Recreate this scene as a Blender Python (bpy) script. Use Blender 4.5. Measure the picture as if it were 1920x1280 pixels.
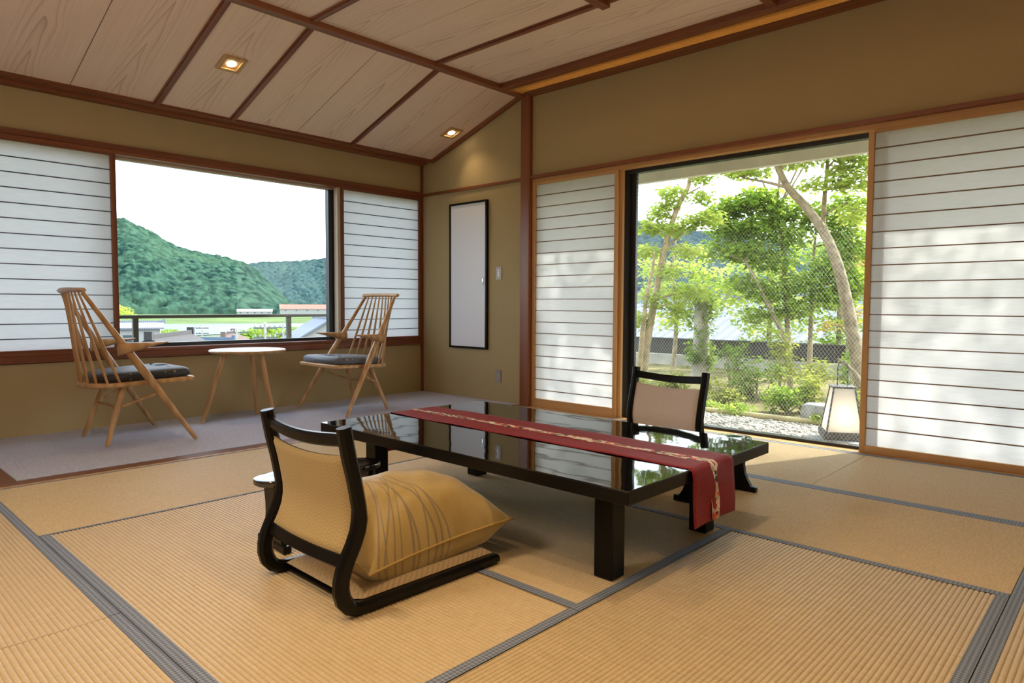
import bpy, bmesh, math, random
import numpy as np
from mathutils import Vector, Matrix, noise as mnoise

# ------------------------------------------------------------------ clear
for o in list(bpy.data.objects):
    bpy.data.objects.remove(o)
scene = bpy.context.scene
COL = scene.collection
PI = math.pi
R = math.radians

# ------------------------------------------------------------------ camera
F_PX, YAW, PIT, ROLL = 1274.325, R(43.059), R(3.07985), R(0.2719)
CAM = Vector((5.67387, -4.66220, 0.93005))
FW = Vector((-math.sin(YAW) * math.cos(PIT), math.cos(YAW) * math.cos(PIT), -math.sin(PIT)))
_r = Vector((math.cos(YAW), math.sin(YAW), 0))
_u = _r.cross(FW)
RT = _r * math.cos(ROLL) + _u * math.sin(ROLL)
UP = -_r * math.sin(ROLL) + _u * math.cos(ROLL)
cam = bpy.data.cameras.new('camera')
cam.sensor_width = 36
cam.lens = F_PX / 1920 * 36
cam.clip_start = 0.05
cam.clip_end = 20000
camo = bpy.data.objects.new('camera', cam)
COL.objects.link(camo)
M3 = Matrix((RT, UP, -FW)).transposed()
camo.matrix_world = Matrix.Translation(CAM) @ M3.to_4x4()
scene.camera = camo


def at(px, py, D):
    """world point seen along a pixel at horizontal distance D from the viewpoint"""
    d = FW * F_PX + RT * (px - 960) + UP * (640 - py)
    return CAM + d * (D / math.hypot(d.x, d.y))


# ------------------------------------------------------------------ light, world, exposure
scene.view_settings.view_transform = 'Standard'
scene.view_settings.look = 'None'
scene.view_settings.gamma = 1
scene.view_settings.use_curve_mapping = False
scene.view_settings.exposure = 1.25
scene.cycles.max_bounces = 8
scene.cycles.caustics_reflective = False
scene.cycles.caustics_refractive = False

SUN_TO = Vector((0.30, 0.72, 0.62)).normalized()
sun = bpy.data.lights.new('sun', 'SUN')
sun.energy = 4.5
sun.angle = R(1.2)
sun.color = (1.0, 0.94, 0.84)
suno = bpy.data.objects.new('sun', sun)
COL.objects.link(suno)
suno.rotation_euler = SUN_TO.to_track_quat('Z', 'Y').to_euler()

world = bpy.data.worlds.new('sky')
scene.world = world
world.use_nodes = True
nt = world.node_tree
nt.nodes.clear()
wo = nt.nodes.new('ShaderNodeOutputWorld')
bg = nt.nodes.new('ShaderNodeBackground')
sky = nt.nodes.new('ShaderNodeTexSky')
sky.sky_type = 'NISHITA'
sky.sun_disc = False
sky.sun_elevation = math.asin(SUN_TO.z)
sky.sun_rotation = math.atan2(SUN_TO.x, SUN_TO.y)
sky.air_density = 1.2
sky.dust_density = 2.5
tc = nt.nodes.new('ShaderNodeTexCoord')
mp = nt.nodes.new('ShaderNodeMapping')
mp.inputs['Scale'].default_value = (1.0, 1.0, 3.2)
mp.inputs['Location'].default_value = (0.3, 0.1, 0.0)
cl = nt.nodes.new('ShaderNodeTexNoise')
cl.inputs['Scale'].default_value = 2.2
cl.inputs['Detail'].default_value = 5
cr = nt.nodes.new('ShaderNodeValToRGB')
cr.color_ramp.elements[0].position = 0.36
cr.color_ramp.elements[0].color = (0.35, 0.35, 0.35, 1)
cr.color_ramp.elements[1].position = 0.58
cr.color_ramp.elements[1].color = (1, 1, 1, 1)
sc_ = nt.nodes.new('ShaderNodeVectorMath')
sc_.operation = 'SCALE'
sc_.inputs['Scale'].default_value = 0.26
mx = nt.nodes.new('ShaderNodeMixRGB')
mx.inputs['Color2'].default_value = (1.45, 1.61, 1.80, 1)
L = nt.links.new
L(tc.outputs['Generated'], mp.inputs['Vector'])
L(mp.outputs[0], cl.inputs['Vector'])
L(cl.outputs['Fac'], cr.inputs['Fac'])
L(sky.outputs[0], sc_.inputs[0])
L(cr.outputs['Color'], mx.inputs['Fac'])
L(sc_.outputs[0], mx.inputs['Color1'])
L(mx.outputs[0], bg.inputs['Color'])
bg.inputs['Strength'].default_value = 1.25
L(bg.outputs[0], wo.inputs[0])

rng = random.Random(11)
nrg = np.random.default_rng(7)


# ------------------------------------------------------------------ materials
class NT:
    def __init__(s, name):
        s.m = bpy.data.materials.new(name)
        s.m.use_nodes = True
        s.t = s.m.node_tree
        s.b = s.t.nodes['Principled BSDF']
        s.out = s.t.nodes['Material Output']

    def n(s, kind, **kw):
        x = s.t.nodes.new('ShaderNode' + kind)
        for k, v in kw.items():
            if k in x.inputs:
                s.set(x, k, v)
            else:
                setattr(x, k, v)
        return x

    def set(s, node, key, v):
        i = node.inputs[key]
        if hasattr(v, 'is_output'):
            s.t.links.new(v, i)
        elif isinstance(v, bpy.types.Node):
            s.t.links.new(v.outputs[0], i)
        else:
            if isinstance(v, (tuple, list)) and len(v) == 3 and i.type == 'RGBA':
                v = (*v, 1)
            i.default_value = v

    def p(s, **kw):
        for k, v in kw.items():
            s.set(s.b, k.replace('_', ' '), v)

    def math(s, op, a, b=0.0, c=None):
        x = s.t.nodes.new('ShaderNodeMath')
        x.operation = op
        s.set(x, 0, a)
        s.set(x, 1, b)
        if c is not None:
            s.set(x, 2, c)
        return x.outputs[0]

    def coord(s, kind='Object', scale=(1, 1, 1), rot=(0, 0, 0), rand=0.0):
        c = s.n('TexCoord').outputs[kind]
        if rand:
            oi = s.n('ObjectInfo').outputs['Random']
            mul = s.math('MULTIPLY', oi, rand)
            cb = s.n('CombineXYZ', X=mul, Y=s.math('MULTIPLY', oi, 0.13 * 0), Z=mul)
            va = s.n('VectorMath', operation='ADD')
            s.set(va, 0, c)
            s.set(va, 1, cb)
            c = va.outputs[0]
        mp = s.n('Mapping')
        s.set(mp, 'Vector', c)
        mp.inputs['Scale'].default_value = scale
        mp.inputs['Rotation'].default_value = rot
        return mp.outputs[0]

    def ramp(s, fac, stops, interp='LINEAR'):
        x = s.n('ValToRGB')
        x.color_ramp.interpolation = interp
        e = x.color_ramp.elements
        while len(e) < len(stops):
            e.new(0.5)
        for el, (p, c) in zip(e, stops):
            el.position = p
            el.color = (*c, 1) if len(c) == 3 else c
        s.set(x, 'Fac', fac)
        return x.outputs['Color']

    def mix(s, fac, a, b, mode='MIX'):
        x = s.n('MixRGB', blend_type=mode)
        s.set(x, 'Fac', fac)
        s.set(x, 'Color1', a)
        s.set(x, 'Color2', b)
        return x.outputs[0]

    def bump(s, h, strength=0.3, dist=0.01):
        x = s.n('Bump')
        x.inputs['Strength'].default_value = strength
        x.inputs['Distance'].default_value = dist
        s.set(x, 'Height', h)
        s.set(s.b, 'Normal', x.outputs[0])


def plain(name, col, rough=0.5, spec=0.5, var=0.0, scale=20, bump=0.0, metallic=0.0, coat=0.0):
    k = NT(name)
    k.p(Roughness=rough, Metallic=metallic, Coat_Weight=coat)
    k.set(k.b, 'Specular IOR Level', spec)
    if var or bump:
        nz = k.n('TexNoise', Scale=float(scale), Detail=4.0)
        k.set(nz, 'Vector', k.coord())
        if var:
            lo = tuple(c * (1 - var) for c in col)
            hi = tuple(min(1, c * (1 + var)) for c in col)
            k.p(Base_Color=k.ramp(nz.outputs['Fac'], [(0.3, lo), (0.7, hi)]))
        else:
            k.p(Base_Color=col)
        if bump:
            k.bump(nz.outputs['Fac'], bump, 0.01)
    else:
        k.p(Base_Color=col)
    return k.m


def wood(name, c1, c2, axis=0, rough=0.45, ring=26.0, stretch=0.06, fine=0.25, coat=0.0, rand=7.0, dist=2.2):
    """long grain along local axis"""
    k = NT(name)
    sc = [1.0, 1.0, 1.0]
    sc[axis] = stretch
    v = k.coord('Object', tuple(sc), rand=rand)
    nz = k.n('TexNoise', Scale=5.0, Detail=3.0, Distortion=0.4)
    k.set(nz, 'Vector', v)
    w = k.n('TexWave', wave_type='BANDS', bands_direction='Y' if axis != 1 else 'X', Scale=ring / 6.0, Distortion=dist * 3, Detail=2.0)
    k.set(w, 'Detail Scale', 1.2)
    k.set(w, 'Vector', v)
    sc2 = [160.0, 160.0, 160.0]
    sc2[axis] = 4.0
    fz = k.n('TexNoise', Scale=1.0, Detail=3.0)
    k.set(fz, 'Vector', k.coord('Object', tuple(sc2), rand=rand))
    f = k.mix(0.45, w.outputs['Fac'], nz.outputs['Fac'])
    f = k.mix(fine, f, fz.outputs['Fac'])
    k.p(Base_Color=k.ramp(f, [(0.25, c1), (0.75, c2)]), Roughness=rough, Coat_Weight=coat)
    k.bump(fz.outputs['Fac'], 0.08, 0.002)
    return k.m


def ceiling_wood(name):
    """plain-sawn cedar board: nested cathedral arches along local x"""
    k = NT(name)
    v = k.coord('Object', (0.30, 3.3, 1.0), rand=5.0)
    big = k.n('TexNoise', Scale=1.3, Detail=2.0)
    k.set(big, 'Vector', k.coord('Object', (0.8, 2.2, 1.0), rand=9.0))
    sep = k.n('SeparateXYZ')
    k.set(sep, 0, v)
    c = k.n('TexCoord').outputs['Object']
    sep2 = k.n('SeparateXYZ')
    k.set(sep2, 0, c)
    # ring index = x*a - y^2*b + wobble
    wob = k.math('MULTIPLY', k.math('SUBTRACT', big.outputs['Fac'], 0.5), 2.6)
    y = k.math('ADD', k.math('MULTIPLY', sep2.outputs['Y'], 1.0), k.math('MULTIPLY', k.math('SUBTRACT', big.outputs['Fac'], 0.5), 0.16))
    yy = k.math('ABSOLUTE', y)
    yb = k.math('MULTIPLY', k.math('POWER', yy, 1.25), 46.0)
    t = k.math('ADD', k.math('ADD', k.math('MULTIPLY', sep.outputs['X'], 9.5), yb), wob)
    fr = k.math('FRACT', t)
    tri = k.math('POWER', fr, 5.0)
    # arches fade towards the straight-grained edges
    edge = k.n('MapRange')
    k.set(edge, 'Value', yy)
    edge.inputs['From Min'].default_value = 0.02
    edge.inputs['From Max'].default_value = 0.13
    edge.inputs['To Min'].default_value = 0.9
    edge.inputs['To Max'].default_value = 0.05
    line = k.math('MULTIPLY', tri, edge.outputs[0])
    fz = k.n('TexNoise', Scale=1.0, Detail=3.0)
    k.set(fz, 'Vector', k.coord('Object', (2.0, 130.0, 60.0), rand=3.0))
    base = k.ramp(fz.outputs['Fac'], [(0.30, (0.72, 0.545, 0.425)), (0.72, (0.84, 0.67, 0.545))])
    tint = k.mix(k.math('MULTIPLY', big.outputs['Fac'], 0.5), base, (0.86, 0.69, 0.565))
    col = k.mix(k.math('MULTIPLY', line, 0.72), tint, (0.38, 0.24, 0.16))
    k.p(Base_Color=col, Roughness=0.5)
    k.set(k.b, 'Specular IOR Level', 0.3)
    k.bump(fz.outputs['Fac'], 0.05, 0.002)
    return k.m


def tatami_mat_material():
    k = NT('tatami_rush')
    st = k.n('TexNoise', Scale=1.0, Detail=2.0)
    k.set(st, 'Vector', k.coord('Object', (230.0, 22.0, 1.0), rand=5.0))
    big = k.n('TexNoise', Scale=1.6, Detail=3.0)
    k.set(big, 'Vector', k.coord('Object', (1, 1, 1), rand=5.0))
    a = k.ramp(st.outputs['Fac'], [(0.3, (0.50, 0.385, 0.215)), (0.7, (0.65, 0.52, 0.315))])
    col = k.mix(k.math('MULTIPLY', big.outputs['Fac'], 0.45), a, (0.56, 0.44, 0.25))
    k.p(Base_Color=col, Roughness=0.42)
    k.set(k.b, 'Specular IOR Level', 0.5)
    w = k.n('TexWave', wave_type='BANDS', bands_direction='X', Scale=80.0, Distortion=0.4)
    k.set(w, 'Vector', k.coord('Object'))
    k.bump(st.outputs['Fac'], 0.12, 0.002)
    return k.m


def border_material():
    k = NT('border_cloth')
    v = k.coord('Object', (1, 1, 1), rot=(0, 0, R(45)))
    ch = k.n('TexChecker', Scale=110.0)
    k.set(ch, 'Vector', v)
    k.set(ch, 'Color1', (0.25, 0.30, 0.39))
    k.set(ch, 'Color2', (0.12, 0.15, 0.21))
    k.p(Base_Color=ch.outputs['Color'], Roughness=0.75)
    k.bump(ch.outputs['Fac'], 0.15, 0.001)
    return k.m


def wall_material(name, col):
    k = NT(name)
    n1 = k.n('TexNoise', Scale=420.0, Detail=2.0)
    k.set(n1, 'Vector', k.coord())
    n2 = k.n('TexNoise', Scale=2.0, Detail=3.0)
    k.set(n2, 'Vector', k.coord())
    a = k.ramp(n1.outputs['Fac'], [(0.3, tuple(c * 0.9 for c in col)), (0.7, tuple(c * 1.08 for c in col))])
    k.p(Base_Color=k.mix(0.12, a, k.ramp(n2.outputs['Fac'], [(0.3, tuple(c * 0.85 for c in col)), (0.7, tuple(c * 1.12 for c in col))])), Roughness=0.9)
    k.set(k.b, 'Specular IOR Level', 0.15)
    k.bump(n1.outputs['Fac'], 0.25, 0.003)
    return k.m


def paper_material(name, tint=(0.86, 0.87, 0.88)):
    k = NT(name)
    fb = k.n('TexNoise', Scale=1.0, Detail=4.0)
    k.set(fb, 'Vector', k.coord('Object', (9.0, 9.0, 160.0)))
    col = k.ramp(fb.outputs['Fac'], [(0.3, tuple(c * 0.93 for c in tint)), (0.7, tint)])
    df = k.n('BsdfDiffuse', Color=col)
    tr = k.n('BsdfTranslucent', Color=col)
    mxs = k.n('MixShader')
    mxs.inputs[0].default_value = 0.58
    k.t.links.new(df.outputs[0], mxs.inputs[1])
    k.t.links.new(tr.outputs[0], mxs.inputs[2])
    k.t.links.new(mxs.outputs[0], k.out.inputs[0])
    return k.m


def glass_material():
    k = NT('window_glass')
    tr = k.n('BsdfTransparent', Color=(0.97, 0.985, 0.98))
    gl = k.n('BsdfGlossy', Roughness=0.0)
    mxs = k.n('MixShader')
    mxs.inputs[0].default_value = 0.008
    k.t.links.new(tr.outputs[0], mxs.inputs[1])
    k.t.links.new(gl.outputs[0], mxs.inputs[2])
    k.t.links.new(mxs.outputs[0], k.out.inputs[0])
    return k.m


def leaf_material(name, c1, c2, trans=0.52):
    k = NT(name)
    nz = k.n('TexNoise', Scale=9.0, Detail=2.0)
    k.set(nz, 'Vector', k.coord())
    wn = k.n('TexWhiteNoise', noise_dimensions='3D')
    sn = k.n('VectorMath', operation='SNAP')
    k.set(sn, 0, k.coord())
    sn.inputs[1].default_value = (0.06, 0.06, 0.06)
    k.set(wn, 'Vector', sn.outputs[0])
    f = k.mix(0.5, nz.outputs['Fac'], wn.outputs['Value'])
    col = k.ramp(f, [(0.25, c1), (0.75, c2)])
    df = k.n('BsdfDiffuse', Color=col)
    tr = k.n('BsdfTranslucent', Color=k.mix(0.35, col, (0.75, 0.85, 0.10)))
    mxs = k.n('MixShader')
    mxs.inputs[0].default_value = trans
    k.t.links.new(df.outputs[0], mxs.inputs[1])
    k.t.links.new(tr.outputs[0], mxs.inputs[2])
    k.t.links.new(mxs.outputs[0], k.out.inputs[0])
    return k.m


def emission(name, col, strength):
    k = NT(name)
    k.p(Base_Color=col, Emission_Color=col, Emission_Strength=strength)
    return k.m


def lacquer_material():
    k = NT('black_lacquer')
    nz = k.n('TexNoise', Scale=5.0, Detail=1.0)
    k.set(nz, 'Vector', k.coord('Object', (1, 1.6, 1)))
    k.p(Base_Color=(0.004, 0.0037, 0.0035), Roughness=0.03, IOR=2.1)
    k.set(k.b, 'Specular IOR Level', 0.5)
    k.bump(nz.outputs['Fac'], 0.09, 0.006)
    return k.m


def herringbone(name, c1, c2, scale=60.0, rough=0.8):
    k = NT(name)
    uv = k.n('TexCoord').outputs['UV']
    sep = k.n('SeparateXYZ')
    k.set(sep, 0, uv)
    # zig-zag: x + |frac(y*n)-.5|
    zz = k.math('ABSOLUTE', k.math('SUBTRACT', k.math('FRACT', k.math('MULTIPLY', sep.outputs['X'], scale / 6)), 0.5))
    t = k.math('FRACT', k.math('ADD', k.math('MULTIPLY', sep.outputs['Y'], scale / 2.4), k.math('MULTIPLY', zz, 2.4)))
    f = k.math('GREATER_THAN', t, 0.72)
    nz = k.n('TexNoise', Scale=300.0)
    k.set(nz, 'Vector', uv)
    col = k.mix(k.math('MULTIPLY', f, 0.65), c1, c2)
    col = k.mix(k.math('MULTIPLY', nz.outputs['Fac'], 0.25), col, c2)
    k.p(Base_Color=col, Roughness=rough)
    k.set(k.b, 'Sheen Weight', 0.2)
    k.bump(k.math('ADD', t, nz.outputs['Fac']), 0.2, 0.002)
    return k.m


def cushion_material():
    k = NT('gold_satin')
    uv = k.n('TexCoord').outputs['UV']
    sep = k.n('SeparateXYZ')
    k.set(sep, 0, uv)
    U, V = sep.outputs['X'], sep.outputs['Y']
    T = k.math('SUBTRACT', 1.0, U)
    blades = [(0.06, 0.50, -0.28), (0.10, 0.75, -0.55), (0.17, 0.45, -0.5), (0.22, 0.25, 0.15), (0.30, 0.1, -0.32), (0.34, -0.25, 0.38),
              (0.40, 0.15, -0.5), (0.12, 0.2, 0.2), (0.46, -0.4, 0.2), (0.50, -0.2, -0.3), (0.55, -0.55, 0.3)]
    tot = None
    for i, (a, b, c) in enumerate(blades):
        # u = a + b v + c v^2, tapered
        q = k.math('ADD', k.math('MULTIPLY', T, b), k.math('MULTIPLY', k.math('MULTIPLY', T, T), c))
        d = k.math('ABSOLUTE', k.math('SUBTRACT', k.math('SUBTRACT', V, q), a))
        w = k.math('MULTIPLY', k.math('SUBTRACT', 0.95 - 0.13 * (i % 4), T), 0.0085)
        on = k.math('LESS_THAN', d, w)
        tot = on if tot is None else k.math('MAXIMUM', tot, on)
    nz = k.n('TexNoise', Scale=6.0, Detail=3.0)
    k.set(nz, 'Vector', uv)
    base = k.ramp(nz.outputs['Fac'], [(0.3, (0.38, 0.265, 0.075)), (0.7, (0.50, 0.375, 0.14))])
    col = k.mix(k.math('MULTIPLY', tot, 0.75), base, (0.20, 0.16, 0.11))
    k.p(Base_Color=col, Roughness=0.42)
    k.set(k.b, 'Sheen Weight', 0.35)
    fz = k.n('TexNoise', Scale=240.0)
    k.set(fz, 'Vector', uv)
    k.bump(k.math('ADD', k.math('MULTIPLY', nz.outputs['Fac'], 2.0), fz.outputs['Fac']), 0.12, 0.004)
    return k.m


def dots_material(name, base, dot):
    k = NT(name)
    vo = k.n('TexVoronoi', Scale=24.0)
    vo.inputs['Randomness'].default_value = 0.0
    k.set(vo, 'Vector', k.coord('Object', (1, 1, 1), rot=(0, 0, R(45))))
    on = k.math('LESS_THAN', vo.outputs['Distance'], 0.17)
    k.p(Base_Color=k.mix(on, base, dot), Roughness=0.55)
    k.set(k.b, 'Sheen Weight', 0.15)
    nz = k.n('TexNoise', Scale=500.0)
    k.set(nz, 'Vector', k.coord())
    k.bump(nz.outputs['Fac'], 0.2, 0.001)
    return k.m


def brocade_material():
    k = NT('brocade')
    uv = k.n('TexCoord').outputs['UV']
    mp = k.n('Mapping')
    k.set(mp, 'Vector', uv)
    mp.inputs['Scale'].default_value = (95.0, 3.4, 1.0)
    vo = k.n('TexVoronoi', Scale=1.0)
    k.set(vo, 'Vector', mp.outputs[0])
    sep = k.n('SeparateColor')
    k.set(sep, 0, vo.outputs['Color'])
    col = k.ramp(sep.outputs[0], [(0.0, (0.36, 0.01, 0.012)), (0.22, (0.70, 0.62, 0.48)), (0.42, (0.012, 0.012, 0.014)), (0.58, (0.50, 0.44, 0.30)),
                                  (0.74, (0.75, 0.10, 0.03)), (0.84, (0.85, 0.80, 0.72))], 'CONSTANT')
    k.p(Base_Color=col, Roughness=0.55)
    nz = k.n('TexNoise', Scale=220.0)
    k.set(nz, 'Vector', uv)
    k.bump(nz.outputs['Fac'], 0.2, 0.001)
    return k.m


def forest_material(name, c1, c2, c3):
    k = NT(name)
    a = k.n('TexNoise', Scale=0.09, Detail=6.0)
    k.set(a, 'Vector', k.coord())
    b = k.n('TexNoise', Scale=0.008, Detail=3.0)
    k.set(b, 'Vector', k.coord())
    col = k.ramp(a.outputs['Fac'], [(0.40, c1), (0.60, c2)])
    col = k.mix(k.ramp(b.outputs['Fac'], [(0.42, (0, 0, 0)), (0.66, (0.55, 0.55, 0.55))]), col, c3)
    k.p(Base_Color=col, Roughness=0.95)
    k.set(k.b, 'Specular IOR Level', 0.0)
    return k.m


def roof_material(name, c1, c2, scale=3.2):
    k = NT(name)
    w = k.n('TexWave', wave_type='BANDS', bands_direction='X', Scale=scale)
    k.set(w, 'Vector', k.coord())
    k.p(Base_Color=k.ramp(w.outputs['Fac'], [(0.2, c1), (0.8, c2)]), Roughness=0.85)
    k.set(k.b, 'Specular IOR Level', 0.15)
    k.bump(w.outputs['Fac'], 0.4, 0.05)
    return k.m


M = {}
M['ceiling'] = ceiling_wood('cedar_board')
M['trim'] = wood('dark_red_cedar', (0.16, 0.045, 0.018), (0.255, 0.085, 0.036), 0, 0.4)
M['trim_y'] = wood('dark_red_cedar_along_y', (0.16, 0.045, 0.018), (0.255, 0.085, 0.036), 1, 0.4)
M['trim_z'] = wood('dark_red_cedar_upright', (0.16, 0.045, 0.018), (0.255, 0.085, 0.036), 2, 0.4)
M['hinoki'] = wood('pale_cypress', (0.50, 0.265, 0.095), (0.66, 0.385, 0.16), 0, 0.45)
M['hinoki_z'] = wood('pale_cypress_upright', (0.50, 0.265, 0.095), (0.66, 0.385, 0.16), 2, 0.45)
M['bar'] = wood('brown_lattice_wood', (0.20, 0.11, 0.055), (0.28, 0.17, 0.09), 0, 0.6)
M['bar_dark'] = wood('dark_lattice_wood', (0.05, 0.045, 0.045), (0.085, 0.075, 0.07), 1, 0.6)
M['oak'] = wood('oiled_oak', (0.40, 0.22, 0.085), (0.55, 0.335, 0.15), 2, 0.38)
M['wall'] = wall_material('ochre_plaster', (0.44, 0.35, 0.19))
M['pale_wall'] = wall_material('pale_papered_wall', (0.70, 0.66, 0.58))
M['paper'] = paper_material('shoji_paper')
M['tatami'] = tatami_mat_material()
M['border'] = border_material()
M['gap'] = plain('dark_gap', (0.05, 0.035, 0.02), 0.9)
M['carpet'] = plain('loop_carpet', (0.55, 0.58, 0.73), 0.95, 0.05, 0.22, 150, 0.8)
M['floorwood'] = wood('polished_floor', (0.14, 0.045, 0.016), (0.22, 0.08, 0.03), 1, 0.28)
M['lacquer'] = lacquer_material()
M['black'] = plain('black_paint', (0.005, 0.0047, 0.0045), 0.28, 0.22)
M['alu'] = plain('dark_aluminium', (0.022, 0.025, 0.030), 0.35, 0.5, 0, 20, 0, 0.3)
M['pale_alu'] = plain('pale_jamb', (0.55, 0.47, 0.38), 0.5)
M['glass'] = glass_material()
M['wire'] = plain('bright_wire', (0.75, 0.77, 0.78), 0.3, 0.5, 0, 20, 0, 0.2)
M['gold_cloth'] = herringbone('gold_woven_cloth', (0.50, 0.375, 0.165), (0.36, 0.255, 0.10))
M['cream_cloth'] = herringbone('cream_woven_cloth', (0.70, 0.60, 0.53), (0.63, 0.53, 0.46))
M['seat_cloth'] = herringbone('beige_woven_cloth', (0.50, 0.37, 0.20), (0.32, 0.22, 0.11))
M['satin'] = cushion_material()
M['piping'] = plain('gold_piping', (0.46, 0.31, 0.09), 0.45)
M['red'] = plain('red_silk', (0.225, 0.008, 0.013), 0.6, 0.4, 0.15, 90, 0.25)
M['brocade'] = brocade_material()
M['dots_black'] = dots_material('black_dotted_cloth', (0.016, 0.016, 0.02), (0.30, 0.22, 0.13))
M['dots_grey'] = dots_material('slate_dotted_cloth', (0.085, 0.10, 0.135), (0.50, 0.52, 0.55))
M['tabletop'] = plain('pale_laminate', (0.62, 0.60, 0.54), 0.25, 0.5)
M['white_panel'] = plain('white_panel', (0.83, 0.86, 0.95), 0.35, 0.5)
M['plastic'] = plain('cream_plastic', (0.46, 0.43, 0.37), 0.4)
M['plastic_grey'] = plain('grey_plastic', (0.30, 0.29, 0.27), 0.4)
M['chrome'] = plain('chrome', (0.8, 0.8, 0.82), 0.15, 0.5, 0, 20, 0, 1.0)
M['lightwood'] = wood('light_frame_wood', (0.50, 0.30, 0.12), (0.62, 0.40, 0.18), 0, 0.5)
M['lamp'] = emission('warm_lamp', (1.0, 0.80, 0.52), 14.0)
M['strip'] = emission('warm_strip', (1.0, 0.66, 0.24), 2.6)
M['slat'] = wood('bamboo_slat', (0.42, 0.24, 0.07), (0.55, 0.34, 0.11), 0, 0.5)
M['concrete'] = plain('weathered_concrete', (0.36, 0.34, 0.29), 0.9, 0.2, 0.3, 3.0, 0.3)
M['stone'] = plain('grey_stone', (0.30, 0.31, 0.30), 0.85, 0.3, 0.35, 14, 0.4)
M['rough_stone'] = plain('dark_granite', (0.12, 0.12, 0.115), 0.9, 0.3, 0.5, 30, 0.7)
M['gravel'] = plain('pale_gravel', (0.40, 0.38, 0.33), 0.9, 0.3, 0.45, 9.0)
M['soil'] = plain('mossy_soil', (0.16, 0.14, 0.06), 0.95, 0.1, 0.5, 4.0, 0.5)
M['bamboo_edge'] = plain('bamboo_edging', (0.52, 0.46, 0.22), 0.6, 0.4, 0.2, 8)
M['bark'] = plain('smooth_bark', (0.30, 0.245, 0.165), 0.9, 0.2, 0.4, 18, 0.6)
M['bark_pale'] = plain('pale_bark', (0.42, 0.33, 0.20), 0.9, 0.2, 0.35, 18, 0.6)
M['leaf_mid'] = leaf_material('broad_leaves', (0.10, 0.21, 0.03), (0.32, 0.48, 0.07))
M['leaf_light'] = leaf_material('maple_leaves', (0.26, 0.40, 0.07), (0.52, 0.58, 0.15))
M['leaf_dark'] = leaf_material('evergreen_leaves', (0.07, 0.15, 0.03), (0.22, 0.33, 0.07), 0.3)
M['leaf_olive'] = leaf_material('olive_leaves', (0.15, 0.19, 0.04), (0.38, 0.40, 0.10), 0.35)
M['leaf_rust'] = leaf_material('rust_leaves', (0.30, 0.16, 0.05), (0.46, 0.34, 0.10), 0.4)
M['frost'] = paper_material('frosted_lantern_pane', (0.84, 0.83, 0.80))
M['lantern_metal'] = plain('grey_metal', (0.10, 0.105, 0.10), 0.6, 0.4, 0.3, 40)
M['lantern_bulb'] = emission('lantern_bulb', (1.0, 0.80, 0.58), 26.0)
M['eave'] = plain('eave_board', (0.78, 0.76, 0.66), 0.8, 0.2, 0.1, 4)
M['outer_wall'] = plain('outer_render', (0.50, 0.47, 0.40), 0.9, 0.2, 0.1, 4)
M['rail'] = plain('dark_bronze_rail', (0.055, 0.055, 0.05), 0.4)
M['roof_grey'] = roof_material('grey_metal_roof', (0.15, 0.165, 0.195), (0.20, 0.22, 0.26), 1.2)
M['roof_tile'] = roof_material('dark_roof_tile', (0.035, 0.034, 0.036), (0.10, 0.098, 0.10), 1.5)
M['roof_brown'] = roof_material('brown_roof_tile', (0.08, 0.052, 0.046), (0.15, 0.105, 0.092), 1.5)
M['roof_red'] = roof_material('red_roof_tile', (0.19, 0.085, 0.065), (0.28, 0.15, 0.12), 1.5)
M['roof_blue'] = roof_material('blue_grey_roof', (0.09, 0.12, 0.17), (0.13, 0.17, 0.23), 1.2)
M['house_white'] = plain('white_render', (0.30, 0.295, 0.285), 0.9, 0.2, 0.06, 1.0)
M['house_dark'] = plain('dark_boarding', (0.07, 0.065, 0.06), 0.8, 0.2, 0.2, 2.0)
M['pane_dark'] = plain('dark_pane', (0.05, 0.06, 0.07), 0.15, 0.6)
M['forest_a'] = forest_material('near_forest_hazed', (0.009, 0.024, 0.021), (0.036, 0.078, 0.054), (0.050, 0.094, 0.056))  # lightened bluish greens carry the valley haze in the colour
M['forest_b'] = forest_material('far_forest_hazed', (0.020, 0.042, 0.046), (0.044, 0.078, 0.074), (0.054, 0.090, 0.076))  # distance haze mixed into the colour as extra blue
M['forest_c'] = forest_material('opposite_forest_hazed', (0.022, 0.040, 0.048), (0.042, 0.066, 0.068), (0.054, 0.080, 0.074))  # aerial blue put into the forest colour itself
M['river'] = plain('river_water', (0.10, 0.16, 0.19), 0.5, 0.12, 0.15, 0.05, 0.0)
M['grass'] = plain('river_meadow', (0.085, 0.125, 0.040), 0.95, 0.1, 0.35, 0.03)
M['bank'] = plain('town_ground', (0.09, 0.11, 0.065), 0.95, 0.1, 0.3, 0.06)


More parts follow.
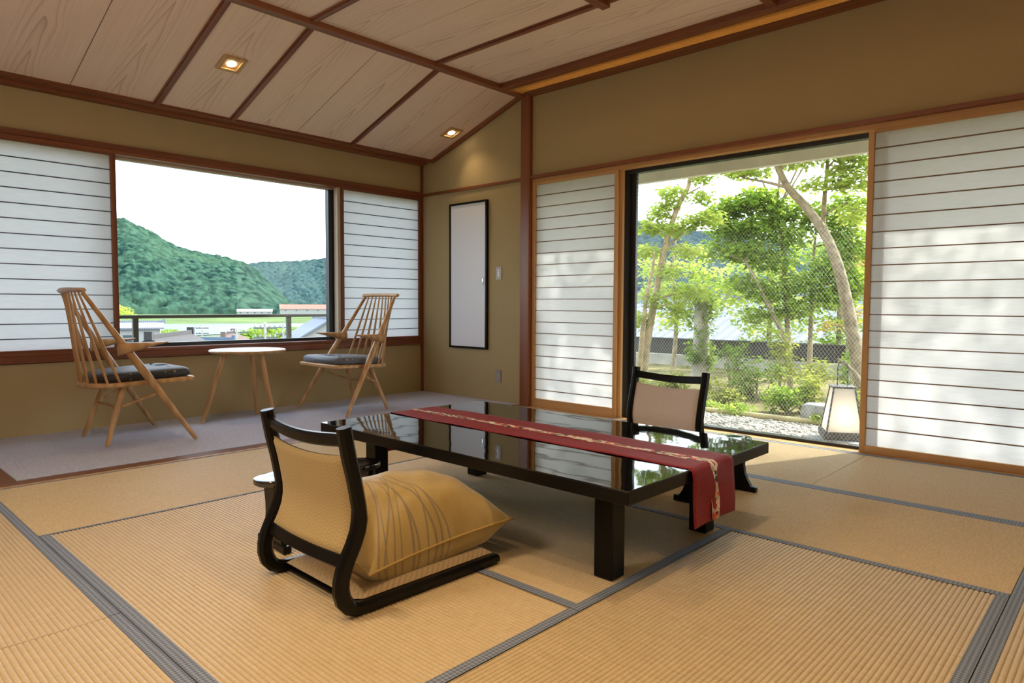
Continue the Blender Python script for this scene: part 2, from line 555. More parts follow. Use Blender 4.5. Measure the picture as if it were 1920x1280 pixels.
# ------------------------------------------------------------------ mesh helpers
class MB:
    def __init__(s):
        s.v, s.f, s.uv = [], [], {}

    def box(s, x0, x1, y0, y1, z0, z1, c=0.0):
        b = len(s.v)
        if c <= 0:
            s.v += [(x, y, z) for z in (z0, z1) for y in (y0, y1) for x in (x0, x1)]
            s.f += [tuple(b + i for i in q) for q in ((0, 2, 3, 1), (4, 5, 7, 6), (0, 1, 5, 4), (2, 6, 7, 3), (0, 4, 6, 2), (1, 3, 7, 5))]
            return s
        bm = bmesh.new()
        r = bmesh.ops.create_cube(bm, size=1)
        for w in bm.verts:
            w.co = ((x0 + x1) / 2 + w.co.x * (x1 - x0), (y0 + y1) / 2 + w.co.y * (y1 - y0), (z0 + z1) / 2 + w.co.z * (z1 - z0))
        bmesh.ops.bevel(bm, geom=list(bm.edges), offset=c, segments=2, affect='EDGES', profile=0.5)
        s.add_bm(bm)
        return s

    def add_bm(s, bm):
        b = len(s.v)
        bm.verts.index_update()
        s.v += [tuple(w.co) for w in bm.verts]
        s.f += [tuple(b + w.index for w in f.verts) for f in bm.faces]
        bm.free()

    def tube(s, pts, rad, n=10, cap=True, flat=None):
        pts = [Vector(p) for p in pts]
        if not hasattr(rad, '__len__'):
            rad = [rad] * len(pts)
        b = len(s.v)
        prev = None
        for i, p in enumerate(pts):
            t = (pts[min(i + 1, len(pts) - 1)] - pts[max(i - 1, 0)]).normalized()
            if prev is None:
                a = Vector((0, 0, 1)) if abs(t.z) < 0.9 else Vector((1, 0, 0))
                u = t.cross(a).normalized()
            else:
                u = (prev - t * prev.dot(t)).normalized()
            prev = u
            w = t.cross(u)
            for k in range(n):
                a = 2 * PI * k / n
                s.v.append(tuple(p + (u * math.cos(a) + w * math.sin(a)) * rad[i]))
        for i in range(len(pts) - 1):
            for k in range(n):
                k2 = (k + 1) % n
                s.f.append((b + i * n + k, b + i * n + k2, b + (i + 1) * n + k2, b + (i + 1) * n + k))
        if cap:
            s.f.append(tuple(b + k for k in reversed(range(n))))
            s.f.append(tuple(b + (len(pts) - 1) * n + k for k in range(n)))
        return s

    def sweep(s, path, axis, wa, wb, ch=0.25):
        """chamfered-rectangle section swept along a planar path; axis = plane normal, wa = size along axis, wb = list of in-plane sizes"""
        path = [Vector(p) for p in path]
        axis = Vector(axis)
        if not hasattr(wb, '__len__'):
            wb = [wb] * len(path)
        b = len(s.v)
        n = 8
        for i, p in enumerate(path):
            t = (path[min(i + 1, len(path) - 1)] - path[max(i - 1, 0)]).normalized()
            nn = axis.cross(t)
            c = ch * min(wa, wb[i])
            A, B = wa / 2, wb[i] / 2
            for (x, y) in ((A, B - c), (A - c, B), (-A + c, B), (-A, B - c), (-A, -B + c), (-A + c, -B), (A - c, -B), (A, -B + c)):
                s.v.append(tuple(p + axis * x + nn * y))
        for i in range(len(path) - 1):
            for k in range(n):
                k2 = (k + 1) % n
                s.f.append((b + i * n + k, b + i * n + k2, b + (i + 1) * n + k2, b + (i + 1) * n + k))
        s.f.append(tuple(b + k for k in reversed(range(n))))
        s.f.append(tuple(b + (len(path) - 1) * n + k for k in range(n)))
        return s

    def lathe(s, prof, n=32, center=(0, 0, 0), caps=True):
        b = len(s.v)
        for r, z in prof:
            for k in range(n):
                a = 2 * PI * k / n
                s.v.append((center[0] + r * math.cos(a), center[1] + r * math.sin(a), center[2] + z))
        for i in range(len(prof) - 1):
            for k in range(n):
                k2 = (k + 1) % n
                s.f.append((b + i * n + k, b + i * n + k2, b + (i + 1) * n + k2, b + (i + 1) * n + k))
        if caps:
            s.f.append(tuple(b + k for k in reversed(range(n))))
            s.f.append(tuple(b + (len(prof) - 1) * n + k for k in range(n)))
        return s

    def prism(s, poly, z0, z1, plane='xy'):
        """extrude 2-D polygon; plane xy -> z, xz -> y, yz -> x"""
        b = len(s.v)
        n = len(poly)
        for h in (z0, z1):
            for (p, q) in poly:
                s.v.append({'xy': (p, q, h), 'xz': (p, h, q), 'yz': (h, p, q)}[plane])
        s.f.append(tuple(b + k for k in reversed(range(n))))
        s.f.append(tuple(b + n + k for k in range(n)))
        for k in range(n):
            k2 = (k + 1) % n
            s.f.append((b + k, b + k2, b + n + k2, b + n + k))
        return s

    def grid(s, fn, nu, nv, closed=False, uv=True):
        b = len(s.v)
        for j in range(nv + 1):
            for i in range(nu + 1):
                s.v.append(tuple(fn(i / nu, j / nv)))
                s.uv[b + j * (nu + 1) + i] = (i / nu, j / nv)
        for j in range(nv):
            for i in range(nu):
                a = b + j * (nu + 1) + i
                s.f.append((a, a + 1, a + nu + 2, a + nu + 1))
        return s

    def mesh(s, name, smooth=None):
        me = bpy.data.meshes.new(name)
        me.from_pydata(s.v, [], s.f)
        bm = bmesh.new()
        bm.from_mesh(me)
        bmesh.ops.recalc_face_normals(bm, faces=bm.faces)
        bm.to_mesh(me)
        bm.free()
        if s.uv:
            ul = me.uv_layers.new(name='uv')
            for lp in me.loops:
                ul.data[lp.index].uv = s.uv.get(lp.vertex_index, (0, 0))
        if smooth is not None:
            me.polygons.foreach_set('use_smooth', [True] * len(me.polygons))
            me.set_sharp_from_angle(angle=R(smooth))
        return me

    def build(s, name, mat, parent=None, loc=None, smooth=None):
        me = s.mesh(name, smooth)
        me.materials.append(mat)
        return link(name, me, parent, loc)


def link(name, me, parent=None, loc=None, rot=None):
    o = bpy.data.objects.new(name, me)
    COL.objects.link(o)
    if parent:
        o.parent = parent
    if loc:
        o.location = loc
    if rot:
        o.rotation_euler = rot
    return o


def fast_mesh(name, V, Q, mat, parent=None, smooth=False, kind=None):
    """numpy quads (or tris) to a mesh"""
    me = bpy.data.meshes.new(name)
    k = Q.shape[1]
    me.vertices.add(len(V))
    me.vertices.foreach_set('co', np.ascontiguousarray(V, dtype=np.float32).ravel())
    me.loops.add(Q.size)
    me.loops.foreach_set('vertex_index', np.ascontiguousarray(Q, dtype=np.int32).ravel())
    me.polygons.add(len(Q))
    me.polygons.foreach_set('loop_start', np.arange(0, Q.size, k, dtype=np.int32))
    me.update(calc_edges=True)
    if smooth:
        me.polygons.foreach_set('use_smooth', [True] * len(Q))
    me.materials.append(mat)
    o = link(name, me, parent)
    if kind:
        o['kind'] = kind
    return o


def tag(o, label, cat, group=None):
    o['label'] = label
    o['category'] = cat
    if group:
        o['group'] = group
    return o


def thing(name, label, cat, loc=(0, 0, 0), rz=0.0, group=None):
    o = bpy.data.objects.new(name, None)
    o.empty_display_size = 0.1
    COL.objects.link(o)
    o.location = loc
    o.rotation_euler = (0, 0, rz)
    return tag(o, label, cat, group)


def structure(o, label=None):
    o['kind'] = 'structure'
    if label:
        o['label'] = label
    return o


def struct_empty(name, label, loc=(0, 0, 0)):
    o = bpy.data.objects.new(name, None)
    COL.objects.link(o)
    o.location = loc
    return structure(o, label)


def copy_tree(o, parent=None):
    c = o.copy()
    COL.objects.link(c)
    if parent:
        c.parent = parent
    for ch in [x for x in bpy.data.objects if x.parent == o]:
        copy_tree(ch, c)
    return c


# ================================================================== SETTING
X1, Y1 = 7.3, -6.3           # far ends of the room behind the viewpoint
ZC = 2.84                    # flat ceiling
ZL = 2.106                   # lintel top, window wall
ZK = 2.092                   # lintel top, garden wall

# ---------------- floor with tatami
fl = structure(MB().box(-0.15, X1 + 0.15, Y1 - 0.15, 0.02, -0.12, -0.03).build('floor', M['gap']), 'tatami and carpet floor of the room')
TOP = 0.0


def tatami(x0, x1, y0, y1, along, sides=(1, 1), end=0, bw=0.034):
    g = 0.0015
    x0, x1, y0, y1 = x0 + g, x1 - g, y0 + g, y1 - g
    Lx, Ly = x1 - x0, y1 - y0
    length, width = (Lx, Ly) if along == 'x' else (Ly, Lx)
    mb = MB()
    n = int(round(width / 0.0152))
    ys = []
    zs = []
    per = 8
    w2 = width - 2 * bw
    w2 = width - 0.004
    for i in range(n * per + 1):
        ph = (i % per) / per
        ys.append(-w2 / 2 + w2 * i / (n * per))
        zs.append(-0.0052 * (1 - math.sqrt(max(0.0, 1 - (2 * ph - 1) ** 2))))
    ys = [-width / 2, -w2 / 2 - 1e-4] + ys + [w2 / 2 + 1e-4, width / 2]
    zs = [-0.001, -0.001] + zs + [-0.001, -0.001]
    for xx in (-length / 2, length / 2):
        for y, z in zip(ys, zs):
            mb.v.append((xx, y, z))
    m = len(ys)
    for i in range(m - 1):
        mb.f.append((i, m + i, m + i + 1, i + 1))
    b = len(mb.v)
    mb.v += [(-length / 2, -width / 2, -0.028), (length / 2, -width / 2, -0.028), (length / 2, width / 2, -0.028), (-length / 2, width / 2, -0.028)]
    mb.f += [(b, b + 3, b + 2, b + 1), (0, b, b + 1, m), (m - 1, 2 * m - 1, b + 2, b + 3)]
    mb.f += [tuple([b] + list(range(0, m)) + [b + 3]), tuple([b + 1, b + 2] + list(range(2 * m - 1, m - 1, -1)))]
    rz = 0 if along == 'x' else PI / 2
    o = mb.build('tatami_mat', M['tatami'], fl, ((x0 + x1) / 2, (y0 + y1) / 2, TOP), smooth=60)
    o.rotation_euler = (0, 0, rz)
    for sgn, on in zip((-1, 1), sides):
        if on:
            yb = sgn * (width / 2 - bw / 2)
            MB().box(-length / 2, length / 2, yb - bw / 2, yb + bw / 2, -0.006, 0.0012).build('border', M['border'], o)
    if end:
        MB().box(length / 2 - bw, length / 2, -width / 2 + bw * sides[0], width / 2 - bw * sides[1], -0.006, 0.0012).build('border', M['border'], o)


XT, XB, XL, XR = 1.527, 2.489, 4.447, 5.386
YA, YCG, YE1, YE2 = -4.003, -3.043, -2.014, -1.067
tatami(XT, XB, YA + 1.97, -0.03, 'y', bw=0.013)
tatami(XT, XB, YA, YA + 1.97, 'y', bw=0.013)
tatami(XB, XL, YA, YCG, 'x', (1, 0), 1, 0.036)
tatami(XB, XL, YCG, YE1, 'x', (1, 0), 1, 0.036)
tatami(XB, 3.44, YE1, YE2, 'x')
tatami(3.44, XR, YE1, YE2, 'x')
tatami(XB, 4.422, YE2, -0.03, 'x')
tatami(4.422, 6.36, YE2, -0.03, 'x')
tatami(XL, XR, YA, YE1, 'y', (1, 0))
tatami(XR, 6.36, -3.02, YE2, 'y')
tatami(XR, 6.36, -4.98, -3.02, 'y')
tatami(1.53, 3.455, -4.965, YA, 'x')
tatami(3.455, XR, -4.965, YA, 'x')
for yy in (-4.965,):
    MB().box(0.0, X1, Y1, yy - 0.003, -0.03, 0.0).build('floorboard', M['floorwood'], fl)
MB().box(6.363, X1, -4.96, 0, -0.03, 0.0).build('floorboard', M['floorwood'], fl)
MB().box(0.0, 1.40, -4.96, -3.868, -0.03, 0.0).build('floorboard', M['floorwood'], fl)
# sill strip between tatami and carpet
MB().box(1.398, 1.500, -4.96, -0.0, -0.03, 0.001, 0.001).build('threshold_board', M['floorwood'], fl)
MB().box(1.502, 1.524, -4.96, -0.0, -0.03, 0.002, 0.001).build('threshold_lip', M['hinoki'], fl)
cp = MB().box(0.0, 1.396, -3.866, 0.0, -0.029, 0.004, 0.002).build('carpet', M['carpet'])
tag(cp, 'grey loop-pile carpet strip under the two spindle armchairs', 'carpet')

# ---------------- left wall (x = 0) with long window
W1T = -0.16
wl = MB()
wl.box(W1T, 0, Y1, 0.16, -0.1, 0.505)
wl.box(W1T, 0, Y1, 0.16, ZL - 0.005, 2.95)
wl.box(W1T, 0, Y1, -5.0, 0.505, ZL - 0.005)
wl.box(W1T, 0, 0.0, 0.16, 0.505, ZL - 0.005)
structure(wl.build('wall_left', M['wall']), 'ochre plaster wall around the long river-view window')
# sill, lintel, crown
structure(MB().box(-0.155, 0.030, -5.0, -0.03, 0.510, 0.560, 0.003).box(-0.155, 0.018, -5.0, -0.03, 0.560, 0.586, 0.002).build('trim_1', M['trim_y'], smooth=12),
          'dark cedar sill board under the long window')
structure(MB().box(-0.155, 0.030, -5.0, -0.03, 2.066, ZL, 0.003).box(-0.155, 0.018, -5.0, -0.03, 2.036, 2.066, 0.002).build('trim_2', M['trim_y'], smooth=12),
          'dark cedar lintel over the long window')
structure(MB().box(0.0, 0.085, Y1, -0.02, 2.384, 2.46, 0.004).box(0.085, 0.20, Y1, -0.02, 2.402, 2.46, 0.004).build('trim_3', M['trim_y'], smooth=12),
          'dark cedar cornice along the foot of the sloping ceiling')
# corner post
structure(MB().box(0.0, 0.022, -0.024, -0.0, 0.0, 2.42).build('trim_4', M['trim_z']), 'slim dark cedar corner strip between the two walls')

# ---------------- right wall (y = 0) with garden window
W2T = 0.16
wr = MB()
wr.box(0, 1.47, 0, W2T, -0.1, 2.95)
wr.box(1.47, X1 + 0.15, 0, W2T, ZK - 0.01, 2.95)
wr.box(6.40, X1 + 0.15, 0, W2T, -0.1, ZK - 0.01)
structure(wr.build('wall_right', M['wall']), 'ochre plaster wall above the paper screens and garden window')
structure(MB().box(1.455, 1.56, -0.045, 0.10, 0.0, 2.83, 0.004).build('trim_5', M['trim_z'], smooth=12), 'dark red cedar pillar beside the wall cabinet')
structure(MB().box(0.022, 1.455, -0.014, 0.0, 2.062, 2.092, 0.002).build('trim_6', M['trim'], smooth=12), 'thin cedar rail running above the wall cabinet')
structure(MB().box(1.56, 6.40, -0.035, 0.15, 2.062, ZK, 0.002).build('trim_7', M['trim'], smooth=12), 'cedar lintel above the garden window')
structure(MB().box(1.56, 6.40, -0.004, 0.15, 2.030, 2.062, 0.001).build('trim_8', M['hinoki'], smooth=12), 'pale cypress head track of the paper screens')
structure(MB().box(1.56, 6.40, -0.028, 0.16, -0.11, 0.003, 0.001).build('trim_9', M['hinoki'], smooth=12), 'pale cypress bottom track of the paper screens')

# ---------------- walls behind the viewpoint
structure(MB().box(-0.15, X1 + 0.15, Y1 - 0.15, Y1, -0.1, 2.95).build('wall_back', M['pale_wall']), 'pale papered wall behind the viewpoint')
structure(MB().box(X1, X1 + 0.15, Y1, 0.0, -0.1, 2.95).build('wall_far', M['pale_wall']), 'pale papered side wall behind the viewpoint')

# ---------------- ceiling
ce = structure(MB().box(-0.15, X1 + 0.15, Y1 - 0.15, 0.16, 2.95, 3.05).build('ceiling', M['gap']), 'cedar board ceiling with a sloping part along the window')
SX0, SZ0, SX1, SZ1 = 0.185, 2.421, 1.44, 2.837
SL = math.hypot(SX1 - SX0, SZ1 - SZ0)
SA = math.atan2(SZ1 - SZ0, SX1 - SX0)


def slope_z(x):
    return SZ0 + (x - SX0) * (SZ1 - SZ0) / (SX1 - SX0)


sl_lines = [(-0.02, 'b'), (-0.39, 'j'), (-0.99, 'b'), (-1.56, 'j'), (-2.125, 'b'), (-2.705, 'b'), (-3.265, 'j'), (-3.83, 'b'), (-4.4, 'j'), (-4.97, 'b'), (-5.54, 'j'), (-6.28, 'b')]
for (ya, ka), (yb, kb) in zip(sl_lines[:-1], sl_lines[1:]):
    w = abs(yb - ya) - 0.006
    holes = {}
    xs = [-SL / 2, SL / 2]
    board = MB().box(-SL / 2, SL / 2, -w / 2, w / 2, 0.0, 0.012)
    o = board.build('ceiling_board', M['ceiling'], ce, ((SX0 + SX1) / 2, (ya + yb) / 2, (SZ0 + SZ1) / 2))
    o.rotation_euler = (0, -SA, 0)
bt = MB()
bt.box(-SL / 2, SL / 2, -0.017, 0.017, -0.018, 0.0, 0.003)
bt.box(-SL / 2, SL / 2, -0.0275, -0.0185, -0.010, 0.0, 0.002)
bt.box(-SL / 2, SL / 2, 0.0185, 0.0275, -0.010, 0.0, 0.002)
btm = bt.mesh('batten', 12)
btm.materials.append(M['trim'])
for y, k in sl_lines[1:]:
    if k == 'b':
        o = link('batten', btm, ce, ((SX0 + SX1) / 2, y, (SZ0 + SZ1) / 2), (0, -SA, 0))
# edge strip against the garden wall
o = MB().box(-SL / 2, SL / 2, -0.02, 0.02, -0.03, 0.0, 0.003).build('edge_strip', M['trim'], ce, ((SX0 + SX1) / 2, -0.022, (SZ0 + SZ1) / 2), smooth=12)
o.rotation_euler = (0, -SA, 0)
# ridge beam
MB().box(1.425, 1.50, Y1, -0.01, 2.800, 2.90, 0.006).build('ridge_beam', M['trim_y'], ce, smooth=12)
# flat boards
fl_lines = [(-0.33, 'n'), (-0.53, 'j'), (-1.07, 'b'), (-1.60, 'j'), (-2.16, 'b'), (-2.70, 'j'), (-3.24, 'b'), (-3.78, 'j'), (-4.32, 'b'), (-4.86, 'j'), (-5.4, 'b'), (-6.28, 'n')]
FX0 = 1.50
for (ya, ka), (yb, kb) in zip(fl_lines[:-1], fl_lines[1:]):
    w = abs(yb - ya) - 0.005
    ln = X1 - FX0
    MB().box(-ln / 2, ln / 2, -w / 2, w / 2, 0.0, 0.012).build('ceiling_board', M['ceiling'], ce, ((FX0 + X1) / 2, (ya + yb) / 2, ZC))
for y, k in fl_lines:
    if k == 'b':
        MB().box(FX0, X1, y - 0.019, y + 0.019, ZC - 0.020, ZC, 0.003).box(FX0, X1, y - 0.030, y - 0.020, ZC - 0.010, ZC, 0.002).build('batten', M['trim'], ce, smooth=12)
MB().box(3.07, 3.13, Y1, -1.05, ZC - 0.045, ZC, 0.004).build('cross_beam', M['trim_y'], ce, smooth=12)
MB().box(3.85, 3.905, -1.05, -0.34, ZC - 0.035, ZC, 0.004).build('cross_beam', M['trim_y'], ce, smooth=12)
# light slot along the garden wall: beam, glowing slats, crown
MB().box(FX0, X1, -0.365, -0.285, 2.795, 2.90, 0.005).build('slot_beam', M['trim'], ce, smooth=12)
MB().box(1.56, X1, -0.145, -0.0, 2.795, 2.95, 0.005).build('crown_beam', M['trim'], ce, smooth=12)
gr = thing('light_slot_grille', 'glowing bamboo-slat light slot running along the ceiling above the garden window', 'grille', (1.56, -0.215, 2.80))
sm = MB().box(0, X1 - 1.6, -0.004, 0.004, -0.006, 0.006).mesh('slat')
sm.materials.append(M['slat'])
for i in range(9):
    link('slat', sm, gr, (0.03, -0.062 + i * 0.0155, 0.002))
MB().box(0.0, 0.03, -0.07, 0.07, -0.012, 0.02, 0.006).build('end_block', M['slat'], gr, smooth=40)
MB().box(0.05, X1 - 1.6, -0.05, 0.05, 0.055, 0.06).build('lamp_strip', M['strip'], gr)

# ================================================================== WINDOWS
w1 = struct_empty('window_1', 'long window facing the river and hills', (-0.10, 0, 0))
MB().box(-0.03, 0.02, -5.0, 0.0, 0.586, 0.615).build('bottom_frame', M['alu'], w1)
MB().box(-0.03, 0.02, -5.0, 0.0, 2.018, 2.036).build('top_frame', M['pale_alu'], w1)  # pale colour imitates the lit underside of the lintel
for y0, y1 in ((-1.085, -1.005), (-3.05, -2.985), (-5.0, -4.95), (-0.05, 0.0)):
    MB().box(-0.03, 0.025, y0, y1, 0.615, 2.018).build('stile', M['alu'], w1)
for y0, y1 in ((-4.95, -3.05), (-2.985, -1.085), (-1.005, -0.05)):
    MB().box(-0.008, -0.002, y0, y1, 0.615, 2.018).build('pane', M['glass'], w1)
MB().box(0.035, 0.098, -1.033, -0.998, 0.586, 2.036, 0.002).build('jamb_strip', M['pale_alu'], w1)

w2 = struct_empty('window_2', 'wired-glass window facing the garden', (0, 0.10, 0))
MB().box(1.58, 6.40, -0.03, 0.03, 1.998, 2.030).build('top_frame', M['alu'], w2)
MB().box(1.58, 6.40, -0.03, 0.05, 0.003, 0.022).build('bottom_frame', M['alu'], w2)
for x0, x1 in ((1.58, 1.63), (2.50, 2.552), (4.42, 4.48), (6.35, 6.40)):
    MB().box(x0, x1, -0.03, 0.03, 0.022, 1.998).build('stile', M['alu'], w2)
MB().box(2.552, 2.60, 0.0, 0.028, 0.022, 1.998).build('stile', M['alu'], w2)
for x0, x1 in ((1.63, 2.50), (2.60, 4.42), (4.48, 6.35)):
    MB().box(x0, x1, 0.008, 0.014, 0.022, 1.998).build('pane', M['glass'], w2)
# wire diamond lattice held in the glass
V, Q = [], []
p = 0.0245
wr_ = 0.00048
xa, xb, za, zb = 2.60, 4.42, 0.022, 1.998
sl = 1.32
for sgn in (1, -1):
    k = -3.2
    cmin, cmax = (xa - zb / sl, xb) if sgn == 1 else (xa, xb + zb / sl)
    c = cmin
    while c < cmax:
        # x = c + sgn*z/sl
        z0, z1 = za, zb
        if sgn == 1:
            z0 = max(z0, (xa - c) * sl)
            z1 = min(z1, (xb - c) * sl)
        else:
            z0 = max(z0, (c - xb) * sl)
            z1 = min(z1, (c - xa) * sl)
        if z1 - z0 > 0.01:
            A = np.array((c + sgn * z0 / sl, 0.011, z0))
            B = np.array((c + sgn * z1 / sl, 0.011, z1))
            t = (B - A) / np.linalg.norm(B - A)
            n1 = np.array((t[2], 0, -t[0])) * wr_
            n2 = np.array((0, 1, 0)) * wr_
            b = len(V)
            for P_ in (A, B):
                V += [P_ + n1, P_ + n2, P_ - n1, P_ - n2]
            for q in range(4):
                Q.append((b + q, b + (q + 1) % 4, b + 4 + (q + 1) % 4, b + 4 + q))
        c += p
fast_mesh('wire_lattice', np.array(V), np.array(Q), M['wire'], w2, kind='stuff')


# ================================================================== SHOJI SCREENS
def shoji(name, label, axis, a0, a1, z0, z1, off, frame, bars_mat, st=0.030, rail_b=0.045, rail_t=0.03, bars=None, depth=0.028, group='sliding paper screens'):
    """axis 'x': stands in the garden wall; 'y': stands in the window wall"""
    t = thing(name, label, 'shoji screen', (a0, off, z0) if axis == 'x' else (off, a0, z0), 0, group)
    w = a1 - a0
    h = z1 - z0

    def bx(u0, u1, d0, d1, za, zb, c=0.0):
        return MB().box(u0, u1, d0, d1, za, zb, c) if axis == 'x' else MB().box(d0, d1, u0, u1, za, zb, c)
    fz = M['hinoki_z'] if frame == 'pale' else M['trim_z']
    fx = M['hinoki'] if frame == 'pale' else M['trim_y']
    D0, D1 = -depth / 2, depth / 2
    bx(0, st, D0, D1, 0, h, 0.0015).build('stile', fz, t, smooth=12)
    bx(w - st, w, D0, D1, 0, h, 0.0015).build('stile', fz, t, smooth=12)
    bx(st, w - st, D0, D1, 0, rail_b, 0.0015).build('rail', fx, t, smooth=12)
    bx(st, w - st, D0, D1, h - rail_t, h, 0.0015).build('rail', fx, t, smooth=12)
    bm_ = bx(st, w - st, -0.006, 0.006, -0.0032, 0.0032).mesh('lattice_bar')
    bm_.materials.append(bars_mat)
    # the room side is -y for the garden wall and +x for the window wall
    sgn = -1 if axis == 'x' else 1
    for z in bars:
        link('lattice_bar', bm_, t, ((0, sgn * 0.003, z - z0) if axis == 'x' else (sgn * 0.003, 0, z - z0)))
    d = -sgn * 0.006
    bx(st - 0.004, w - st + 0.004, d - 0.0006, d + 0.0006, rail_b - 0.004, h - rail_t + 0.004).build('paper', M['paper'], t)
    return t


barsW1 = [2.021 - 0.1033 * k for k in range(1, 14)]
barsW2 = [2.013 - 0.1030 * k for k in range(1, 19)]
shoji('shoji_screen', 'wide dark-framed paper screen in the long window beside the black-cushioned armchair', 'y', -4.90, -2.938, 0.586, 2.036, 0.000, 'dark', M['bar_dark'], 0.036, 0.012, 0.012, barsW1)
shoji('shoji_screen', 'narrow dark-framed paper screen in the corner behind the grey-cushioned armchair', 'y', -0.998, -0.024, 0.586, 2.036, 0.000, 'dark', M['bar_dark'], 0.028, 0.012, 0.012, barsW1)
shoji('shoji_screen', 'pale-framed paper screen between the red cedar pillar and the garden window', 'x', 1.562, 2.492, 0.003, 2.030, 0.012, 'pale', M['bar'], 0.036, 0.075, 0.022, barsW2)
shoji('shoji_screen', 'pale-framed paper screen on the lantern side of the garden window', 'x', 4.358, 6.34, 0.003, 2.030, 0.012, 'pale', M['bar'], 0.034, 0.046, 0.022, barsW2)
# second sliding screen parked behind the left one shows only its stile
MB().box(2.492, 2.522, 0.02, 0.05, 0.003, 2.030, 0.0015).build('trim_10', M['hinoki_z'], smooth=12)
structure(bpy.data.objects['trim_10'], 'pale cypress stile edging the garden window')


# ================================================================== WALL CABINET, SWITCHES
cab = thing('wall_cabinet', 'tall narrow white wall panel door with black frame beside the pillar', 'cabinet', (0.464, 0, 0.496))
W_, H_ = 0.538, 1.444
f = 0.020
MB().box(0, f, -0.030, 0, 0, H_, 0.001).build('frame_side', M['black'], cab)
MB().box(W_ - f, W_, -0.030, 0, 0, H_, 0.001).build('frame_side', M['black'], cab)
MB().box(f, W_ - f, -0.030, 0, 0, f, 0.001).build('frame_rail', M['black'], cab)
MB().box(f, W_ - f, -0.030, 0, H_ - f, H_, 0.001).build('frame_rail', M['black'], cab)
dr = MB().box(f, W_ - f, -0.022, -0.002, f, H_ - f, 0.001).build('door', M['white_panel'], cab)
MB().box(W_ - 0.062, W_ - 0.044, -0.030, -0.022, 0.630, 0.690, 0.003).build('handle', M['chrome'], dr, smooth=40)
sw = thing('light_switch', 'cream light switch plate on the wall by the pillar', 'switch', (1.146, 0, 1.231))
MB().box(-0.036, 0.036, -0.008, 0, -0.060, 0.060, 0.002).build('plate', M['plastic'], sw, smooth=12)
MB().box(-0.012, 0.012, -0.012, -0.008, -0.034, 0.034, 0.0015).build('rocker', M['white_panel'], sw, smooth=12)
MB().box(-0.004, 0.004, -0.013, -0.012, 0.012, 0.020).build('indicator', M['plastic_grey'], sw)
ol = thing('wall_outlet', 'grey power outlet low on the wall by the pillar', 'outlet', (1.144, 0, 0.246))
MB().box(-0.036, 0.036, -0.008, 0, -0.060, 0.060, 0.002).build('plate', M['plastic_grey'], ol, smooth=12)
for z in (-0.022, 0.022):
    so = MB().box(-0.016, 0.016, -0.010, -0.008, z - 0.016, z + 0.016, 0.001).build('socket', M['plastic'], ol)
    MB().box(-0.007, -0.004, -0.0108, -0.010, z - 0.005, z + 0.005).build('slot', M['black'], so)
    MB().box(0.004, 0.007, -0.0108, -0.010, z - 0.005, z + 0.005).build('slot', M['black'], so)


# ================================================================== DOWNLIGHTS
def downlight(label, loc, tilt, energy, group='square wooden ceiling downlights'):
    t = thing('ceiling_downlight', label, 'downlight', loc, 0, group)
    t.rotation_euler = (0, tilt, 0)
    a, b = 0.083, 0.056
    for (x0, x1, y0, y1) in ((-a, a, -a, -b), (-a, a, b, a), (-a, -b, -b, b), (b, a, -b, b)):
        MB().box(x0, x1, y0, y1, -0.014, 0.0, 0.002).build('frame', M['lightwood'], t, smooth=12)
    MB().box(-b, b, -b, b, -0.003, -0.001).build('reflector', M['lightwood'], t)
    MB().lathe([(0.001, -0.010), (0.028, -0.009), (0.034, -0.003)], 20).build('lamp', M['lamp'], t, smooth=40)
    l = bpy.data.lights.new('downlight_lamp', 'SPOT')
    l.energy = energy
    l.color = (1.0, 0.70, 0.40)
    l.spot_size = R(105)
    l.spot_blend = 0.9
    l.shadow_soft_size = 0.035
    lo = bpy.data.objects.new('downlight_lamp', l)
    COL.objects.link(lo)
    lo.parent = t
    lo.location = (0, 0, -0.03)
    return t


LAMP = 28
downlight('square wooden downlight in the sloping ceiling, over the window seats', (0.835, -2.424, slope_z(0.835)), -SA, LAMP * 0.45)
downlight('small square downlight in the sloping ceiling near the wall cabinet', (0.69, -0.20, slope_z(0.69)), -SA, LAMP * 0.13)
for x, y, where in ((3.6, -4.1, 'over the gold-backed floor chair'), (4.95, -3.1, 'over the near end of the low table'), (4.9, -4.6, 'over the viewpoint'),
                    (6.2, -3.6, 'nearest the side wall')):
    downlight('square wooden downlight in the flat ceiling ' + where, (x, y, ZC), 0, LAMP)


# added fill light out of view, shaped as a square paper pendant
fill_glow = emission('fill_pendant_glow', (1.0, 0.86, 0.70), 8.5)
cl_ = thing('added_fill_pendant', 'added square paper pendant with cedar frame, out of view, brightening the room', 'pendant lamp', (3.5, -5.05, ZC))
MB().box(-0.235, 0.235, -0.235, 0.235, -1.16, -0.90, 0.004).build('paper_shade', fill_glow, cl_)
for sx in (-1, 1):
    for zz in (-1.17, -0.90):
        MB().box(sx * 0.242 - 0.007, sx * 0.242 + 0.007, -0.249, 0.249, zz, zz + 0.012).build('frame_bar', M['trim_y'], cl_)
        MB().box(-0.235, 0.235, sx * 0.242 - 0.007, sx * 0.242 + 0.007, zz, zz + 0.012).build('frame_bar', M['trim'], cl_)
MB().tube([(0, 0, -0.90), (0, 0, 0)], 0.004, 6).build('cord', M['black'], cl_)
MB().lathe([(0.05, -0.03), (0.055, -0.01), (0.055, 0.0)], 20).build('ceiling_rose', M['trim'], cl_)

